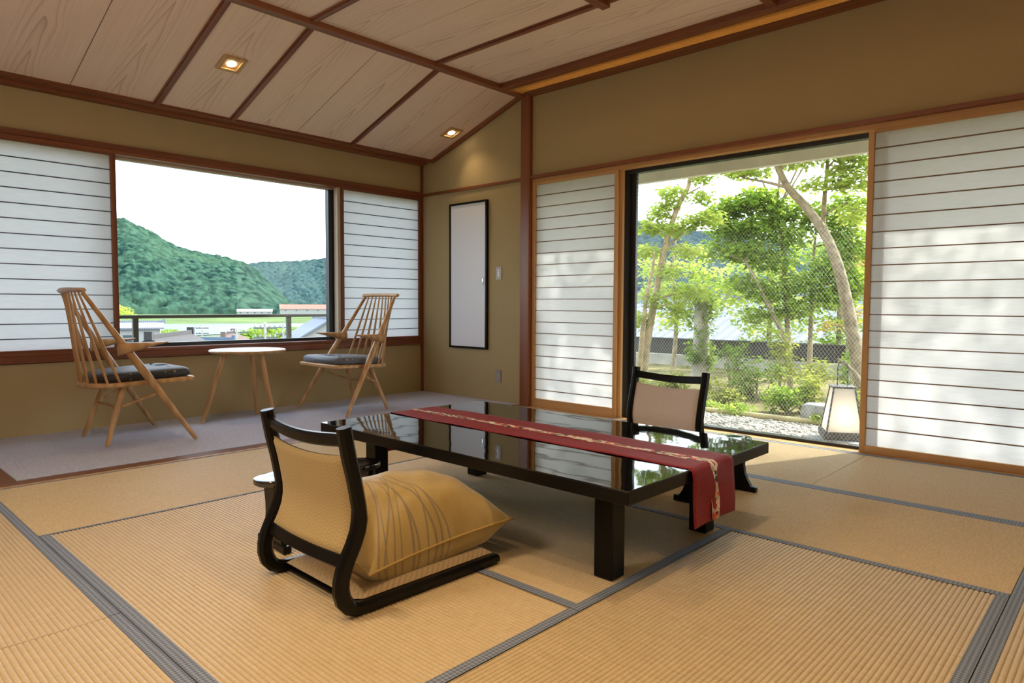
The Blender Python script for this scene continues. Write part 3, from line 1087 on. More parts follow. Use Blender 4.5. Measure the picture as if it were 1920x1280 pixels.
# ================================================================== LOW TABLE
TZ = 0.370
tb = thing('low_table', 'black lacquered low table with red runner in the middle of the tatami', 'table', (3.692, -2.426, 0))
TX, TY = 0.861, 0.520
MB().box(-TX + 0.002, TX - 0.002, -TY + 0.002, TY - 0.002, TZ - 0.004, TZ, 0.001).build('tabletop', M['lacquer'], tb, smooth=12)
MB().box(-TX, TX, -TY, TY, TZ - 0.046, TZ - 0.002, 0.003).build('table_slab', M['black'], tb, smooth=12)
MB().box(-TX + 0.20, TX - 0.20, -TY + 0.20, TY - 0.20, TZ - 0.062, TZ - 0.046, 0.003).build('apron', M['black'], tb, smooth=12)
lg = MB().box(-0.038, 0.038, -0.038, 0.038, 0.0, TZ - 0.046, 0.004).mesh('leg', 12)
lg.materials.append(M['black'])
for x in (4.354, 3.014):
    for y in (-2.755, -2.092):
        link('leg', lg, tb, (x - 3.692, y + 2.426, 0.001))

# runner draped over both ends
rn = thing('table_runner', 'red cloth runner with a brocade band draped along the low table', 'table runner', (3.692, -2.40, TZ))


def runner_path(n=140):
    r = 0.022
    L0, L1 = -TX, TX
    pts = []
    drop_r, drop_l = 0.205, 0.205
    tot = drop_l + (L1 - L0) + drop_r
    for i in range(n + 1):
        s = i / n * tot - drop_l
        if s < 0:
            pts.append((L0 - r * (1 - math.exp(s / 0.015)) * 0.35 - 0.004 + 0.004 * max(0, 1 + s / 0.02) * 1, s))
        elif s > L1 - L0:
            q = s - (L1 - L0)
            pts.append((L1 + r * (1 - math.exp(-q / 0.015)) * 0.35 + 0.004, -q))
        else:
            pts.append((L0 + s, 0.0))
    return pts


RP = runner_path()


def runner_fn(ylo, yhi, lift, n=140, t=0.0):
    def fn(u, v):
        i = min(int(u * n), n - 1)
        fr = u * n - i
        x = RP[i][0] * (1 - fr) + RP[i + 1][0] * fr
        z = RP[i][1] * (1 - fr) + RP[i + 1][1] * fr
        yy = ylo + (yhi - ylo) * v
        y = yy + 0.012 - 0.022 * (x + TX) / (2 * TX) + 0.002 * math.sin(x * 9) * (1 if v > 0.5 else -0.6)
        over = abs(x) > TX
        s = 1 if x > 0 else -1
        z2 = z + 0.0015 + lift + 0.0012 * (1 + math.sin(x * 14 + v * 3)) * (0 if over else 1)
        if over:
            x += s * (0.001 + lift + 0.004 * math.sin(v * 5 + z * 20) * min(1, -z * 8) + 0.004 * min(1, -z * 10))
            z2 = z + 0.0015 + lift * 0.2
        return (x, y, z2)
    return fn


ro = MB().grid(runner_fn(-0.158, 0.150, 0.0), 280, 12).build('cloth', M['red'], rn, smooth=80)
so_ = ro.modifiers.new('thickness', 'SOLIDIFY')
so_.thickness = 0.0012
so_.offset = 0
MB().grid(runner_fn(-0.026, 0.022, 0.0014), 280, 3).build('brocade_band', M['brocade'], rn, smooth=80)


# ================================================================== LEGLESS CHAIRS
def legless_chair(label, loc, rz, back_mat, group):
    t = thing('legless_chair', label, 'floor chair', loc, rz, group)
    prof = [(-0.298, .572), (-0.290, .525), (-0.280, .475), (-0.266, .42), (-0.256, .37), (-0.248, .325), (-0.247, .29), (-0.253, .255), (-0.268, .218), (-0.287, .183),
            (-0.302, .150), (-0.311, .118), (-0.312, .088), (-0.304, .058), (-0.286, .034), (-0.262, .022), (-0.23, .019), (-0.12, .019), (0.05, .019), (0.20, .019), (0.315, .019), (0.328, .020)]
    wid = [0.044] * 6 + [0.05] * 8 + [0.046, 0.042, 0.038] + [0.036] * 4 + [0.028]
    for sx in (-1, 1):
        MB().sweep([(sx * 0.238, y, z) for y, z in prof], (1, 0, 0), 0.036, wid, 0.28).build('side_frame', M['black'], t, smooth=40)
    # bowed top rail
    MB().sweep([(x, -0.291 - 0.018 * math.cos(x / 0.222 * PI / 2), 0.532 - 0.012 * math.cos(x / 0.222 * PI / 2)) for x in [-0.222 + 0.444 * i / 16 for i in range(17)]], (0, -0.12, 0.99), 0.040, 0.026, 0.3).build('top_rail', M['black'], t, smooth=40)
    # padded back panel following the posts
    pz = [p for p in prof if 0.17 < p[1] < 0.50]

    def py(z):
        for (ya, za), (yb, zb) in zip(prof[:-1], prof[1:]):
            if zb <= z <= za:
                return ya + (yb - ya) * (za - z) / (za - zb)
        return prof[0][0]

    def face(s):
        def fn(u, v):
            x = -0.221 + 0.442 * u
            z = 0.186 + v * (0.474 - 0.186) + (0.014 * (1 - abs(2 * u - 1) ** 2) * -1 + 0.010) * v
            e = 1 - max(abs(2 * u - 1) ** 10, abs(2 * v - 1) ** 12)
            bow = -0.016 * (1 - (2 * u - 1) ** 2)
            return (x, py(z) + bow + s * (0.003 + 0.013 * max(0, e) ** 0.5), z)
        return fn
    bp = MB().grid(face(-1), 24, 24).grid(face(1), 24, 24)
    bp.build('back_panel', back_mat, t, smooth=60)
    MB().sweep([(x, -0.293 - 0.012 * math.cos(x / 0.222 * PI / 2), 0.166) for x in [-0.222 + 0.444 * i / 10 for i in range(11)]], (0, 0.3, 0.95), 0.040, 0.018, 0.25).build('lower_rail', M['black'], t, smooth=40)
    MB().box(-0.221, 0.221, -0.24, 0.318, 0.006, 0.014, 0.002).build('seat_board', M['black'], t)

    def seat(top):
        def fn(u, v):
            x = -0.219 + 0.438 * u
            y = -0.245 + 0.57 * v
            e = max(abs(2 * u - 1) ** 14, abs(2 * v - 1) ** 16)
            return (x, y, (0.034 + 0.020 * max(0, 1 - e) ** 0.5) if top else (0.034 - 0.019 * max(0, 1 - e) ** 0.5))
        return fn
    MB().grid(seat(True), 20, 24).grid(seat(False), 20, 24).build('seat_pad', M['seat_cloth'], t, smooth=60)
    return t


legless_chair('black-framed floor chair with gold woven back, nearest on this side of the table', (3.747, -3.262, 0), R(-1.0), M['gold_cloth'], 'legless floor chairs at the low table')
legless_chair('black-framed floor chair with pale cream back, across the table by the garden', (3.690, -1.580, 0), R(180 - 7.5), M['cream_cloth'], 'legless floor chairs at the low table')

# cushion
cu = thing('floor_cushion', 'plump gold satin cushion with grass-blade print on the floor chair', 'cushion', (3.745, -3.150, 0.122))


def pillow(sign, hw=0.232, hl=0.312):
    def fn(u, v):
        a, b = 2 * u - 1, 2 * v - 1
        pin = 1 - 0.085 * (1 - (abs(a) ** 2)) * 0 - 0.0
        # sides pulled in between the pointed corners
        x = hw * a * (1 - 0.11 * (1 - b * b) * abs(a) ** 3)
        y = hl * b * (1 - 0.10 * (1 - a * a) * abs(b) ** 3)
        e = max(0.0, (1 - abs(a) ** 2.6)) ** 0.62 * max(0.0, (1 - abs(b) ** 2.6)) ** 0.62
        top = 0.205 * e * (1.0 - 0.15 * b)
        bot = -0.070 * min(1, e * 2.4)
        z = top if sign > 0 else bot
        zs = -0.020 * (1 - max(abs(a), abs(b)) ** 2) * 0
        wr = 0.006 * math.sin(9 * a + 5 * b) * math.sin(7 * b) * e
        return (x, y, z + zs + (wr if sign > 0 else 0) + 0.012 * a * b)
    return fn


MB().grid(pillow(1), 48, 48).grid(pillow(-1), 48, 48).build('cover', M['satin'], cu, smooth=70)
pts = []
for k in range(160):
    q = k / 160 * 4
    s_ = q % 1
    a, b = [(2 * s_ - 1, -1), (1, 2 * s_ - 1), (1 - 2 * s_, 1), (-1, 1 - 2 * s_)][int(q)]
    u, v = (a + 1) / 2, (b + 1) / 2
    pts.append(pillow(1)(u, v))
pts.append(pts[0])
MB().tube(pts, 0.0042, 6, False).build('piping', M['piping'], cu, smooth=80)
cu.rotation_euler = (R(1.5), R(0), R(-2))


# ================================================================== ARM RESTS
def arm_rest(label, loc, rz):
    t = thing('elbow_rest', label, 'elbow rest', loc, rz, 'black lacquered floor elbow rests')
    z1 = 0.270

    def rim(s, z):
        out = []
        for k in range(48):
            a = 2 * PI * k / 48
            ca, sa = math.cos(a), math.sin(a)
            out.append((0.102 * s * math.copysign(abs(ca) ** 0.72, ca), 0.265 * (1 - (1 - s) * 0.4) * math.copysign(abs(sa) ** 0.72, sa), z))
        return out
    mb = MB()
    rings = [rim(0.90, z1 - 0.026), rim(0.985, z1 - 0.022), rim(1.0, z1 - 0.012), rim(0.985, z1 - 0.002), rim(0.93, z1), rim(0.6, z1 - 0.004), rim(0.2, z1 - 0.006)]
    for rg in rings:
        mb.v += rg
    for i in range(len(rings) - 1):
        for k in range(48):
            k2 = (k + 1) % 48
            mb.f.append((i * 48 + k, i * 48 + k2, (i + 1) * 48 + k2, (i + 1) * 48 + k))
    mb.f.append(tuple(reversed(range(48))))
    mb.f.append(tuple((len(rings) - 1) * 48 + k for k in range(48)))
    mb.build('top_board', M['lacquer'], t, smooth=50)
    half = [(0.066, z1 - 0.026), (0.058, 0.205), (0.050, 0.165), (0.048, 0.13), (0.054, 0.095), (0.068, 0.06), (0.088, 0.028)]
    poly = half + [(-x, z) for x, z in reversed(half)]
    for y in (-0.195, 0.195):
        e = MB().prism(poly, y - 0.011, y + 0.011, 'xz').build('end_panel', M['black'], t, smooth=12)
        MB().box(-0.115, 0.115, y - 0.016, y + 0.016, 0.001, 0.029, 0.004).build('foot_bar', M['black'], e, smooth=12)
    return t


arm_rest('black lacquered armrest stand beside the gold-backed floor chair', (3.270, -3.215, 0), R(-3))
arm_rest('black lacquered armrest stand beside the cream-backed floor chair', (4.165, -1.575, 0), R(-1))


# ================================================================== SPINDLE ARMCHAIRS
def armchair(label, loc, rz, cloth):
    t = thing('spindle_armchair', label, 'armchair', loc, rz, 'oak spindle-back armchairs by the window')
    up = lambda a, b, s: tuple(a[i] + (b[i] - a[i]) * s for i in range(3))
    for sx in (-1, 1):
        foot, top = (sx * 0.385, 0.292, 0.0), (sx * 0.222, -0.318, 0.985)
        pts = [up(foot, top, s) for s in (0, 0.03, 0.2, 0.4, 0.5, 0.66, 0.85, 1.0)]
        MB().tube(pts, [0.012, 0.0145, 0.019, 0.025, 0.026, 0.021, 0.016, 0.013], 12).build('front_leg', M['oak'], t, smooth=50)
        foot, top = (sx * 0.252, -0.212, 0.0), (sx * 0.175, -0.085, 0.375)
        MB().tube([up(foot, top, s) for s in (0, 0.05, 0.5, 1)], [0.012, 0.0145, 0.020, 0.023], 12).build('rear_leg', M['oak'], t, smooth=50)
        # paddle arm
        x0 = sx * 0.275
        root = (sx * 0.278, -0.122, 0.650)
        secs = []
        for s, w, h, dz in ((0.0, 0.030, 0.085, -0.040), (0.18, 0.042, 0.070, -0.033), (0.45, 0.046, 0.044, -0.019), (0.75, 0.036, 0.022, -0.008), (0.95, 0.018, 0.010, -0.001), (1.0, 0.006, 0.005, 0.0)):
            secs.append((root[0] + sx * (0.006 + 0.030 * s), root[1] - 0.02 + 0.295 * s, root[2] + dz + 0.012, w, h))
        mb = MB()
        for (x, y, z, w, h) in secs:
            for k in range(10):
                a = 2 * PI * k / 10
                ca, sa = math.cos(a), math.sin(a)
                mb.v.append((x + w * math.copysign(abs(ca) ** 0.8, ca), y, z + h / 2 * sa))
        for i in range(len(secs) - 1):
            for k in range(10):
                k2 = (k + 1) % 10
                mb.f.append((i * 10 + k, i * 10 + k2, (i + 1) * 10 + k2, (i + 1) * 10 + k))
        mb.f.append(tuple(reversed(range(10))))
        mb.f.append(tuple((len(secs) - 1) * 10 + k for k in range(10)))
        mb.build('arm', M['oak'], t, smooth=50)
        # stretcher from rear leg to front leg
        MB().tube([up((sx * 0.252, -0.212, 0), (sx * 0.175, -0.085, 0.375), 0.62), up((sx * 0.385, 0.292, 0.0), (sx * 0.222, -0.318, 0.985), 0.335)], 0.009, 8).build('stretcher', M['oak'], t, smooth=50)
    MB().tube([(-0.205, -0.135, 0.232), (0, -0.135, 0.240), (0.205, -0.135, 0.232)], 0.009, 8).build('stretcher', M['oak'], t, smooth=50)
    # crest rail
    pts = [(x, -0.322 - 0.030 * math.cos(x / 0.262 * PI / 2), 0.998 + 0.004 * math.cos(x / 0.262 * PI / 2)) for x in [-0.262 + 0.524 * i / 14 for i in range(15)]]
    MB().sweep(pts, (0, 0.0, 1.0), 0.030, [0.030] + [0.044] * 13 + [0.030], 0.38).build('crest_rail', M['oak'], t, smooth=60)

    # D-shaped seat: rounded back, straight flared front
    def outline(s, n=40):
        out = []
        for k in range(n + 1):
            a = PI + PI * k / n
            out.append((0.262 * s * math.copysign(abs(math.cos(a)) ** 0.75, math.cos(a)), -0.05 + 0.245 * s * math.sin(a) * (abs(math.sin(a)) ** -0.12 if abs(math.sin(a)) > 1e-3 else 1)))
        w, yf = 0.300 * s, 0.335 * s
        out += [(0.285 * s, 0.12), (w, yf - 0.03), (w - 0.03, yf), (-w + 0.03, yf), (-w, yf - 0.03), (-0.285 * s, 0.12)]
        return out
    tilt = lambda y: 0.022 * (y + 0.3) / 0.63
    ol = outline(1.0)
    mb = MB()
    n = len(ol)
    for (s, z) in ((0.97, 0.365), (1.0, 0.373), (1.0, 0.390), (0.98, 0.397)):
        for (x, y) in outline(s):
            mb.v.append((x, y, z + tilt(y)))
    for i in range(3):
        for k in range(n):
            k2 = (k + 1) % n
            mb.f.append((i * n + k, i * n + k2, (i + 1) * n + k2, (i + 1) * n + k))
    mb.f.append(tuple(reversed(range(n))))
    mb.f.append(tuple(3 * n + k for k in range(n)))
    mb.build('seat_frame', M['oak'], t, smooth=40)
    mb = MB()
    lev = ((0.80, 0.397), (0.87, 0.405), (0.885, 0.425), (0.86, 0.447), (0.78, 0.460), (0.55, 0.467), (0.2, 0.470))
    for (s, z) in lev:
        for (x, y) in outline(s):
            mb.v.append((x * 1.05, y + (1 - s) * 0.16, z + tilt(y)))
    for i in range(len(lev) - 1):
        for k in range(n):
            k2 = (k + 1) % n
            mb.f.append((i * n + k, i * n + k2, (i + 1) * n + k2, (i + 1) * n + k))
    mb.f.append(tuple(reversed(range(n))))
    mb.f.append(tuple((len(lev) - 1) * n + k for k in range(n)))
    mb.build('seat_cushion', cloth, t, smooth=60)
    # spindles fan from the seat's rounded back up to the crest
    ns = 9
    for i in range(ns):
        q = i / (ns - 1)
        a = PI + PI * (0.10 + 0.80 * q)
        bx_, by_ = 0.245 * math.copysign(abs(math.cos(a)) ** 0.85, math.cos(a)), -0.05 + 0.228 * math.sin(a)
        tx = -0.190 + 0.380 * q
        ty = -0.322 - 0.030 * math.cos(tx / 0.262 * PI / 2)
        b0, t0 = (bx_, by_, 0.392), (tx, ty, 0.990)
        MB().tube([up(b0, t0, s) for s in (0, 0.3, 0.6, 1)], [0.0085, 0.0105, 0.0095, 0.0065], 8).build('spindle', M['oak'], t, smooth=60)
    return t


armchair('oak spindle armchair with black dotted cushion, beside the wide paper screen', (0.585, -3.068, 0.0115), 0.0, M['dots_black'])
armchair('oak spindle armchair with grey dotted cushion, in front of the corner screen', (0.575, -1.285, 0.0115), PI, M['dots_grey'])

st = thing('round_side_table', 'small round three-legged side table with pale top between the armchairs', 'side table', (0.445, -2.150, 0.010))
MB().lathe([(0.001, 0.530), (0.270, 0.532), (0.286, 0.540), (0.290, 0.548), (0.286, 0.554)], 48).build('top', M['oak'], st, smooth=40)
MB().lathe([(0.286, 0.5541), (0.284, 0.5568), (0.001, 0.5570)], 48).build('top_surface', M['tabletop'], st, smooth=40)
for fx, fy in ((-0.065, -0.345), (-0.185, 0.160), (0.285, 0.075)):
    MB().tube([(fx, fy, 0.0), (fx * 0.97, fy * 0.97, 0.02), (fx * 0.50, fy * 0.50, 0.531)], [0.013, 0.0155, 0.022], 12).build('leg', M['oak'], st, smooth=50)


# ================================================================== OUTSIDE, WINDOW SIDE
def _hash(ix, iy, s):
    h = np.sin(ix * 127.1 + iy * 311.7 + s * 74.7) * 43758.5453
    return h - np.floor(h)


def vnoise(x, y, s=0):
    ix, iy = np.floor(x), np.floor(y)
    fx, fy = x - ix, y - iy
    fx = fx * fx * (3 - 2 * fx)
    fy = fy * fy * (3 - 2 * fy)
    a, b = _hash(ix, iy, s), _hash(ix + 1, iy, s)
    c, d = _hash(ix, iy + 1, s), _hash(ix + 1, iy + 1, s)
    return (a * (1 - fx) + b * fx) * (1 - fy) + (c * (1 - fx) + d * fx) * fy


def crowns(x, y, s=0):
    """rounded tree-crown relief: nearest of one jittered centre per cell"""
    ix, iy = np.floor(x), np.floor(y)
    best = np.full(x.shape, 9.0)
    for dx in (-1, 0, 1):
        for dy in (-1, 0, 1):
            cx = ix + dx + _hash(ix + dx, iy + dy, s)
            cy = iy + dy + _hash(ix + dx, iy + dy, s + 5)
            best = np.minimum(best, (x - cx) ** 2 + (y - cy) ** 2)
    return np.sqrt(np.clip(1 - best / 0.8, 0, 1))


def hill(name, label, mat, ridge, R0, R1, R2, zb, naz, nr, tree, s=0, rows_front=0.86):
    pxs = np.array([p[0] for p in ridge], float)
    pys = np.array([p[1] for p in ridge], float)
    P = np.linspace(pxs[0], pxs[-1], naz)
    ry = np.interp(P, pxs, pys)
    # smooth the outline a little
    ker = np.ones(9) / 9
    ry = np.convolve(np.pad(ry, 4, 'edge'), ker, 'valid')
    dirs = np.array([list((at(a, b, R1) - CAM)) for a, b in zip(P, ry)])
    hor = dirs[:, :2] / R1
    zr = CAM.z + dirs[:, 2]
    nf = int(nr * rows_front)
    rad = np.concatenate([np.linspace(R0, R1, nf), np.linspace(R1, R2, nr - nf + 1)[1:]])
    RR, _ = np.meshgrid(rad, P, indexing='ij')
    X = CAM.x + RR * hor[None, :, 0]
    Y = CAM.y + RR * hor[None, :, 1]
    t = np.where(RR <= R1, (RR - R0) / (R1 - R0), 1 - (RR - R1) / (R2 - R1) * 0.6)
    prof = np.clip(t, 0, 1) ** 0.85
    Hh = (zr[None, :] - zb)
    arc = np.arctan2(hor[:, 1], hor[:, 0])[None, :] * R1
    spur = (vnoise(arc / 170 + RR / 420, RR / 500, s) - 0.5) * 0.34 + (vnoise(arc / 60, RR / 160, s + 1) - 0.5) * 0.14
    Z = zb + Hh * np.clip(prof + spur * 4 * prof * (1 - prof), 0, 1.2)
    Z += tree * 1.7 * crowns(X / (tree * 2.2), Y / (tree * 2.2), s) * (prof > 0.01) + tree * 0.5 * crowns(X / tree, Y / tree, s + 3) * (prof > 0.01) - tree * 1.3
    V = np.stack([X, Y, Z], -1).reshape(-1, 3)
    i, j = np.meshgrid(np.arange(len(rad) - 1), np.arange(naz - 1), indexing='ij')
    a = (i * naz + j).ravel()
    Qd = np.stack([a, a + 1, a + naz + 1, a + naz], -1)
    o = fast_mesh(name, V, Qd, mat, smooth=True)
    o['kind'] = 'structure'
    o['label'] = label
    return o


ridgeA = [(-160, 470), (-60, 445), (60, 420), (130, 405), (180, 404), (218, 413), (236, 412.6), (252, 421), (272, 431), (298, 444), (321, 460), (344, 468), (370, 475), (394, 481), (413, 482), (436, 489), (462, 497), (485, 512), (510, 537), (541, 568), (565, 586)]
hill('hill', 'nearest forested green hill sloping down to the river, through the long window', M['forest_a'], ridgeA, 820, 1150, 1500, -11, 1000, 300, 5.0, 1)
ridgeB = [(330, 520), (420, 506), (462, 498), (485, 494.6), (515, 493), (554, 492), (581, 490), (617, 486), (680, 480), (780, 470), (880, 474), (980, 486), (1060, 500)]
hill('hill', 'farther haze-tinted blue-green wooded hill at the end of the valley, through the long window', M['forest_b'], ridgeB, 1500, 2100, 2600, -11, 900, 200, 8.0, 2)
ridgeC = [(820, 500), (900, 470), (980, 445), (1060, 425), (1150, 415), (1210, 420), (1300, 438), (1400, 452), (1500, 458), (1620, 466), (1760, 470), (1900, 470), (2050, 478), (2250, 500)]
hill('hill', 'haze-blue wooded hill glimpsed behind the garden trees', M['forest_c'], ridgeC, 500, 900, 1200, -11, 900, 140, 6.0, 3)


def wedge(name, label, mat, px0, px1, Ra, Rb, z, n=40, wob=0.0, s=0):
    V, Q = [], []
    for i in range(n + 1):
        px = px0 + (px1 - px0) * i / n
        d = at(px, 575, 1.0) - CAM
        w = wob * (mnoise.noise((i * 0.35, s, 0)))
        for Rr in (Ra, Rb):
            rr = Rr * (1 + w)
            V.append((CAM.x + d.x * rr, CAM.y + d.y * rr, z))
    for i in range(n):
        Q.append((2 * i, 2 * i + 1, 2 * i + 3, 2 * i + 2))
    o = fast_mesh(name, np.array(V), np.array(Q), mat)
    o['kind'] = 'structure'
    o['label'] = label
    return o


gd = MB().box(-3500, 2500, -1500, 3500, -12.5, -11.3).build('ground', M['bank'])
structure(gd, 'low town ground far below the house')
wedge('river', 'pale blue river crossing the view below the hills', M['river'], -160, 1000, 286, 440, -11.0, 60, 0.05, 1)
wedge('meadow', 'bright green river meadow at the foot of the hills', M['grass'], -160, 1000, 438, 1000, -10.95, 60, 0.05, 1)


def leaves_arrays(blobs, size, seed, flat=0.35):
    """blobs: (centre, radii, n)"""
    g = np.random.default_rng(seed)
    P = []
    for c, r, n in blobs:
        d = g.normal(size=(n, 3))
        d /= np.linalg.norm(d, axis=1)[:, None]
        rad = g.random(n) ** 0.45
        P.append(np.array(c) + d * rad[:, None] * np.array(r))
    P = np.concatenate(P)
    n = len(P)
    a = g.random(n) * 2 * PI
    t = np.stack([np.cos(a), np.sin(a), g.normal(size=n) * flat - 0.25], -1)
    t /= np.linalg.norm(t, axis=1)[:, None]
    up = np.stack([g.normal(size=n) * 0.5, g.normal(size=n) * 0.5, np.ones(n)], -1)
    w = np.cross(t, up)
    w /= np.linalg.norm(w, axis=1)[:, None]
    nn = np.cross(w, t)
    s = size * (0.6 + 0.8 * g.random(n))[:, None]
    base = P
    V = np.stack([base, base + t * s * 0.45 + w * s * 0.30 + nn * s * 0.08, base + t * s, base + t * s * 0.45 - w * s * 0.30 + nn * s * 0.08], 1).reshape(-1, 3)
    k = np.arange(n) * 4
    return V, np.stack([k, k + 1, k + 2, k + 3], -1)


def foliage(name, mat, parent, blobs, size, seed):
    V, Q = leaves_arrays(blobs, size, seed)
    V = V - np.array(parent.location)
    return fast_mesh(name, V, Q, mat, parent)


def pxr(px, py, D, rx, ry, n, dep=None):
    """a leafy clump by where it appears and how far off it stands"""
    c = at(px, py, D)
    k = D / F_PX
    dep = dep or max(rx, ry) * 1.2
    # radii: sideways / depth / up, sideways axis taken roughly along the wall
    return (tuple(c), (rx * k * 1.15, max(rx * k * 0.9, dep * k), ry * k), n)


# balcony railing
rl = thing('balcony_railing', 'dark bronze balcony railing outside the long window', 'railing', (-0.80, -2.4, -0.15))
MB().box(-0.022, 0.022, -2.6, 2.2, 0.945, 0.975, 0.003).build('handrail', M['rail'], rl, smooth=12)
pm = MB().box(-0.018, 0.018, -0.022, 0.022, 0.0, 0.946, 0.002).mesh('post', 12)
pm.materials.append(M['rail'])
for y in (-4.02, -2.568, -1.112, 0.34 - 0.6):
    link('post', pm, rl, (0, y + 2.4, 0))
MB().box(-0.008, 0.008, -2.6, 2.2, 0.10, 0.13).build('lower_rail', M['rail'], rl)
structure(MB().box(-1.0, -0.16, -5.2, 0.2, -0.30, -0.15).build('balcony_slab', M['concrete']), 'concrete balcony slab outside the long window')


# houses
def house(name, label, px, py, D, wid, dep, rot, drop, roofm, wallm, pitch=0.5, wins=3, cat='house'):
    """ridge centre appears at px,py; roof ridge runs along local x"""
    c = at(px, py, D)
    rise = dep / 2 * pitch
    eave = c.z - rise
    base = min(eave - drop, -11.3)
    t = thing(name, label, cat, (c.x, c.y, base), rot)
    h = eave - base
    MB().box(-wid / 2, wid / 2, -dep / 2, dep / 2, 0, h).prism([(-dep / 2, h), (dep / 2, h), (0, h + rise)], -wid / 2, wid / 2, 'yz').build('wall', wallm, t)
    ov = 0.5
    for s in (-1, 1):
        y1 = s * (dep / 2 + ov)
        z1 = h - ov * pitch
        mb = MB().prism([(0, h + rise + 0.05), (y1, z1 + 0.05), (y1, z1 + 0.25), (0, h + rise + 0.27)], -wid / 2 - ov, wid / 2 + ov, 'yz')
        mb.build('roof_slope', roofm, t)
    MB().box(-wid / 2 - ov, wid / 2 + ov, -0.16, 0.16, h + rise + 0.2, h + rise + 0.5).build('ridge_cap', roofm, t)
    for s in (-1, 1):
        MB().box(s * (wid / 2 + ov) - 0.2, s * (wid / 2 + ov) + 0.2, -0.28, 0.28, h + rise + 0.1, h + rise + 0.75).build('ridge_end', roofm, t)
    for i in range(wins):
        x = -wid / 2 + wid * (i + 0.5) / wins
        for s in (-1, 1):
            w = MB().box(x - 0.8, x + 0.8, s * dep / 2 - 0.04, s * dep / 2 + 0.04, h - 1.9, h - 0.7).build('window', M['house_white'], t)
            MB().box(x - 0.7, x + 0.7, s * dep / 2 - 0.06, s * dep / 2 + 0.06, h - 1.8, h - 0.8).build('pane', M['pane_dark'], w)
    return t


house('house', 'house with dark tiled gable roof, seen below the railing', 322, 634, 62, 9, 7, R(-38), 3, M['roof_tile'], M['house_white'], 0.55)
house('house', 'low house with blue-grey metal roof behind the dark tiled one', 366, 640, 84, 8, 7, R(40), 3, M['roof_blue'], M['house_white'], 0.45)
house('house', 'long house with brown tiled roof below the railing', 428, 629, 98, 11, 8, R(-30), 3, M['roof_brown'], M['house_white'], 0.45)
house('house', 'white-walled building at the window edge with small square windows', 225, 608, 110, 10, 9, R(70), 4, M['roof_grey'], M['house_white'], 0.12, 4)
house('house', 'large pale-roofed house by the dark window stile', 604, 600, 92, 9, 8, R(-20), 3, M['roof_grey'], M['house_white'], 0.6)
house('house', 'distant brown-roofed building across the river', 585, 571, 700, 60, 22, R(62), 6, M['roof_red'], M['house_white'], 0.4, 6)
house('house', 'small white building far across the meadow', 478, 580, 760, 34, 14, R(62), 4, M['house_white'], M['house_white'], 0.3, 5)


def pole(label, px, py, D, arms=2):
    c = at(px, py, D)
    t = thing('utility_pole', label, 'utility pole', (c.x, c.y, -11.3), R(60))
    h = c.z + 11.3
    MB().tube([(0, 0, 0), (0, 0, h)], [0.20, 0.13], 8).build('mast', M['concrete'], t, smooth=60)
    for i in range(arms):
        a = MB().box(-1.0, 1.0, -0.06, 0.06, h - 0.6 - 0.9 * i, h - 0.45 - 0.9 * i).build('crossarm', M['lantern_metal'], t)
        for x in (-0.85, -0.4, 0.4, 0.85):
            MB().lathe([(0.07, h - 0.45 - 0.9 * i), (0.1, h - 0.35 - 0.9 * i), (0.05, h - 0.2 - 0.9 * i)], 6, (x, 0, 0)).build('insulator', M['house_white'], a)
    return t


pole('tall utility pole with two crossarms rising beside the river', 497, 604, 66)
pole('slim utility pole in front of the brown-roofed house', 444, 614, 76, 1)
pole('utility pole above the dark tiled roof', 379, 609, 122)
pole('utility pole near the right railing post', 531, 606, 90)


def round_tree(name, label, px, py, D, r, leafm, seed, group):
    c = at(px, py, D)
    t = thing(name, label, 'tree', (c.x, c.y, -11.3), 0, group)
    h = c.z + 11.3
    MB().tube([(0, 0, 0), (0.1, 0, h * 0.6), (0, 0.1, h)], [r * 0.09, r * 0.07, r * 0.03], 7).build('trunk', M['bark'], t)
    g = random.Random(seed)
    bl = [((c.x + g.uniform(-.6, .6) * r, c.y + g.uniform(-.6, .6) * r, c.z + g.uniform(-.9, .1) * r * 0.7), (r * .6, r * .6, r * .45), 260) for _ in range(7)]
    foliage('foliage', leafm, t, bl, r * 0.20, seed)
    return t


spots = [(288, 632, 135, 4), (312, 628, 175, 5), (345, 631, 150, 4), (470, 633, 120, 4), (515, 629, 150, 5), (550, 628, 140, 5), (561, 636, 125, 4), (228, 634, 150, 4), (258, 630, 190, 5)]
names = ['bushy tree by the river just right of the first railing post', 'broad tree by the river above the dark tiled roof', 'tree by the river above the blue-grey roof', 'low tree beside the slim utility pole',
         'tree on the near river bank beside the tall utility pole', 'tree on the near river bank left of the second railing post', 'tree below the pale-roofed house at the window edge',
         'tree beside the white-walled building', 'tree on the near bank behind the first railing post']
for i, (px, py, D, r) in enumerate(spots):
    round_tree('bank_tree', names[i], px, py, D, r, M['leaf_dark'], 40 + i, 'trees along the near river bank')
for i, (px, py, D, r) in enumerate([(226, 583, 800, 16)]):
    round_tree('bank_tree', 'yellow-green tree at the foot of the near hill', px, py, D, r, M['leaf_light'], 70 + i, 'trees along the near river bank')

# ================================================================== OUTSIDE, GARDEN SIDE
GZ = -0.055
structure(MB().box(-0.5, 9.5, 0.16, 5.7, -11.3, GZ - 0.01).build('garden_ground', M['soil']), 'mossy soil bed of the small garden')
structure(MB().box(0.5, 7.5, 0.16, 1.14, GZ - 0.01, GZ).build('gravel_bed', M['gravel']), 'pale gravel strip outside the garden window')
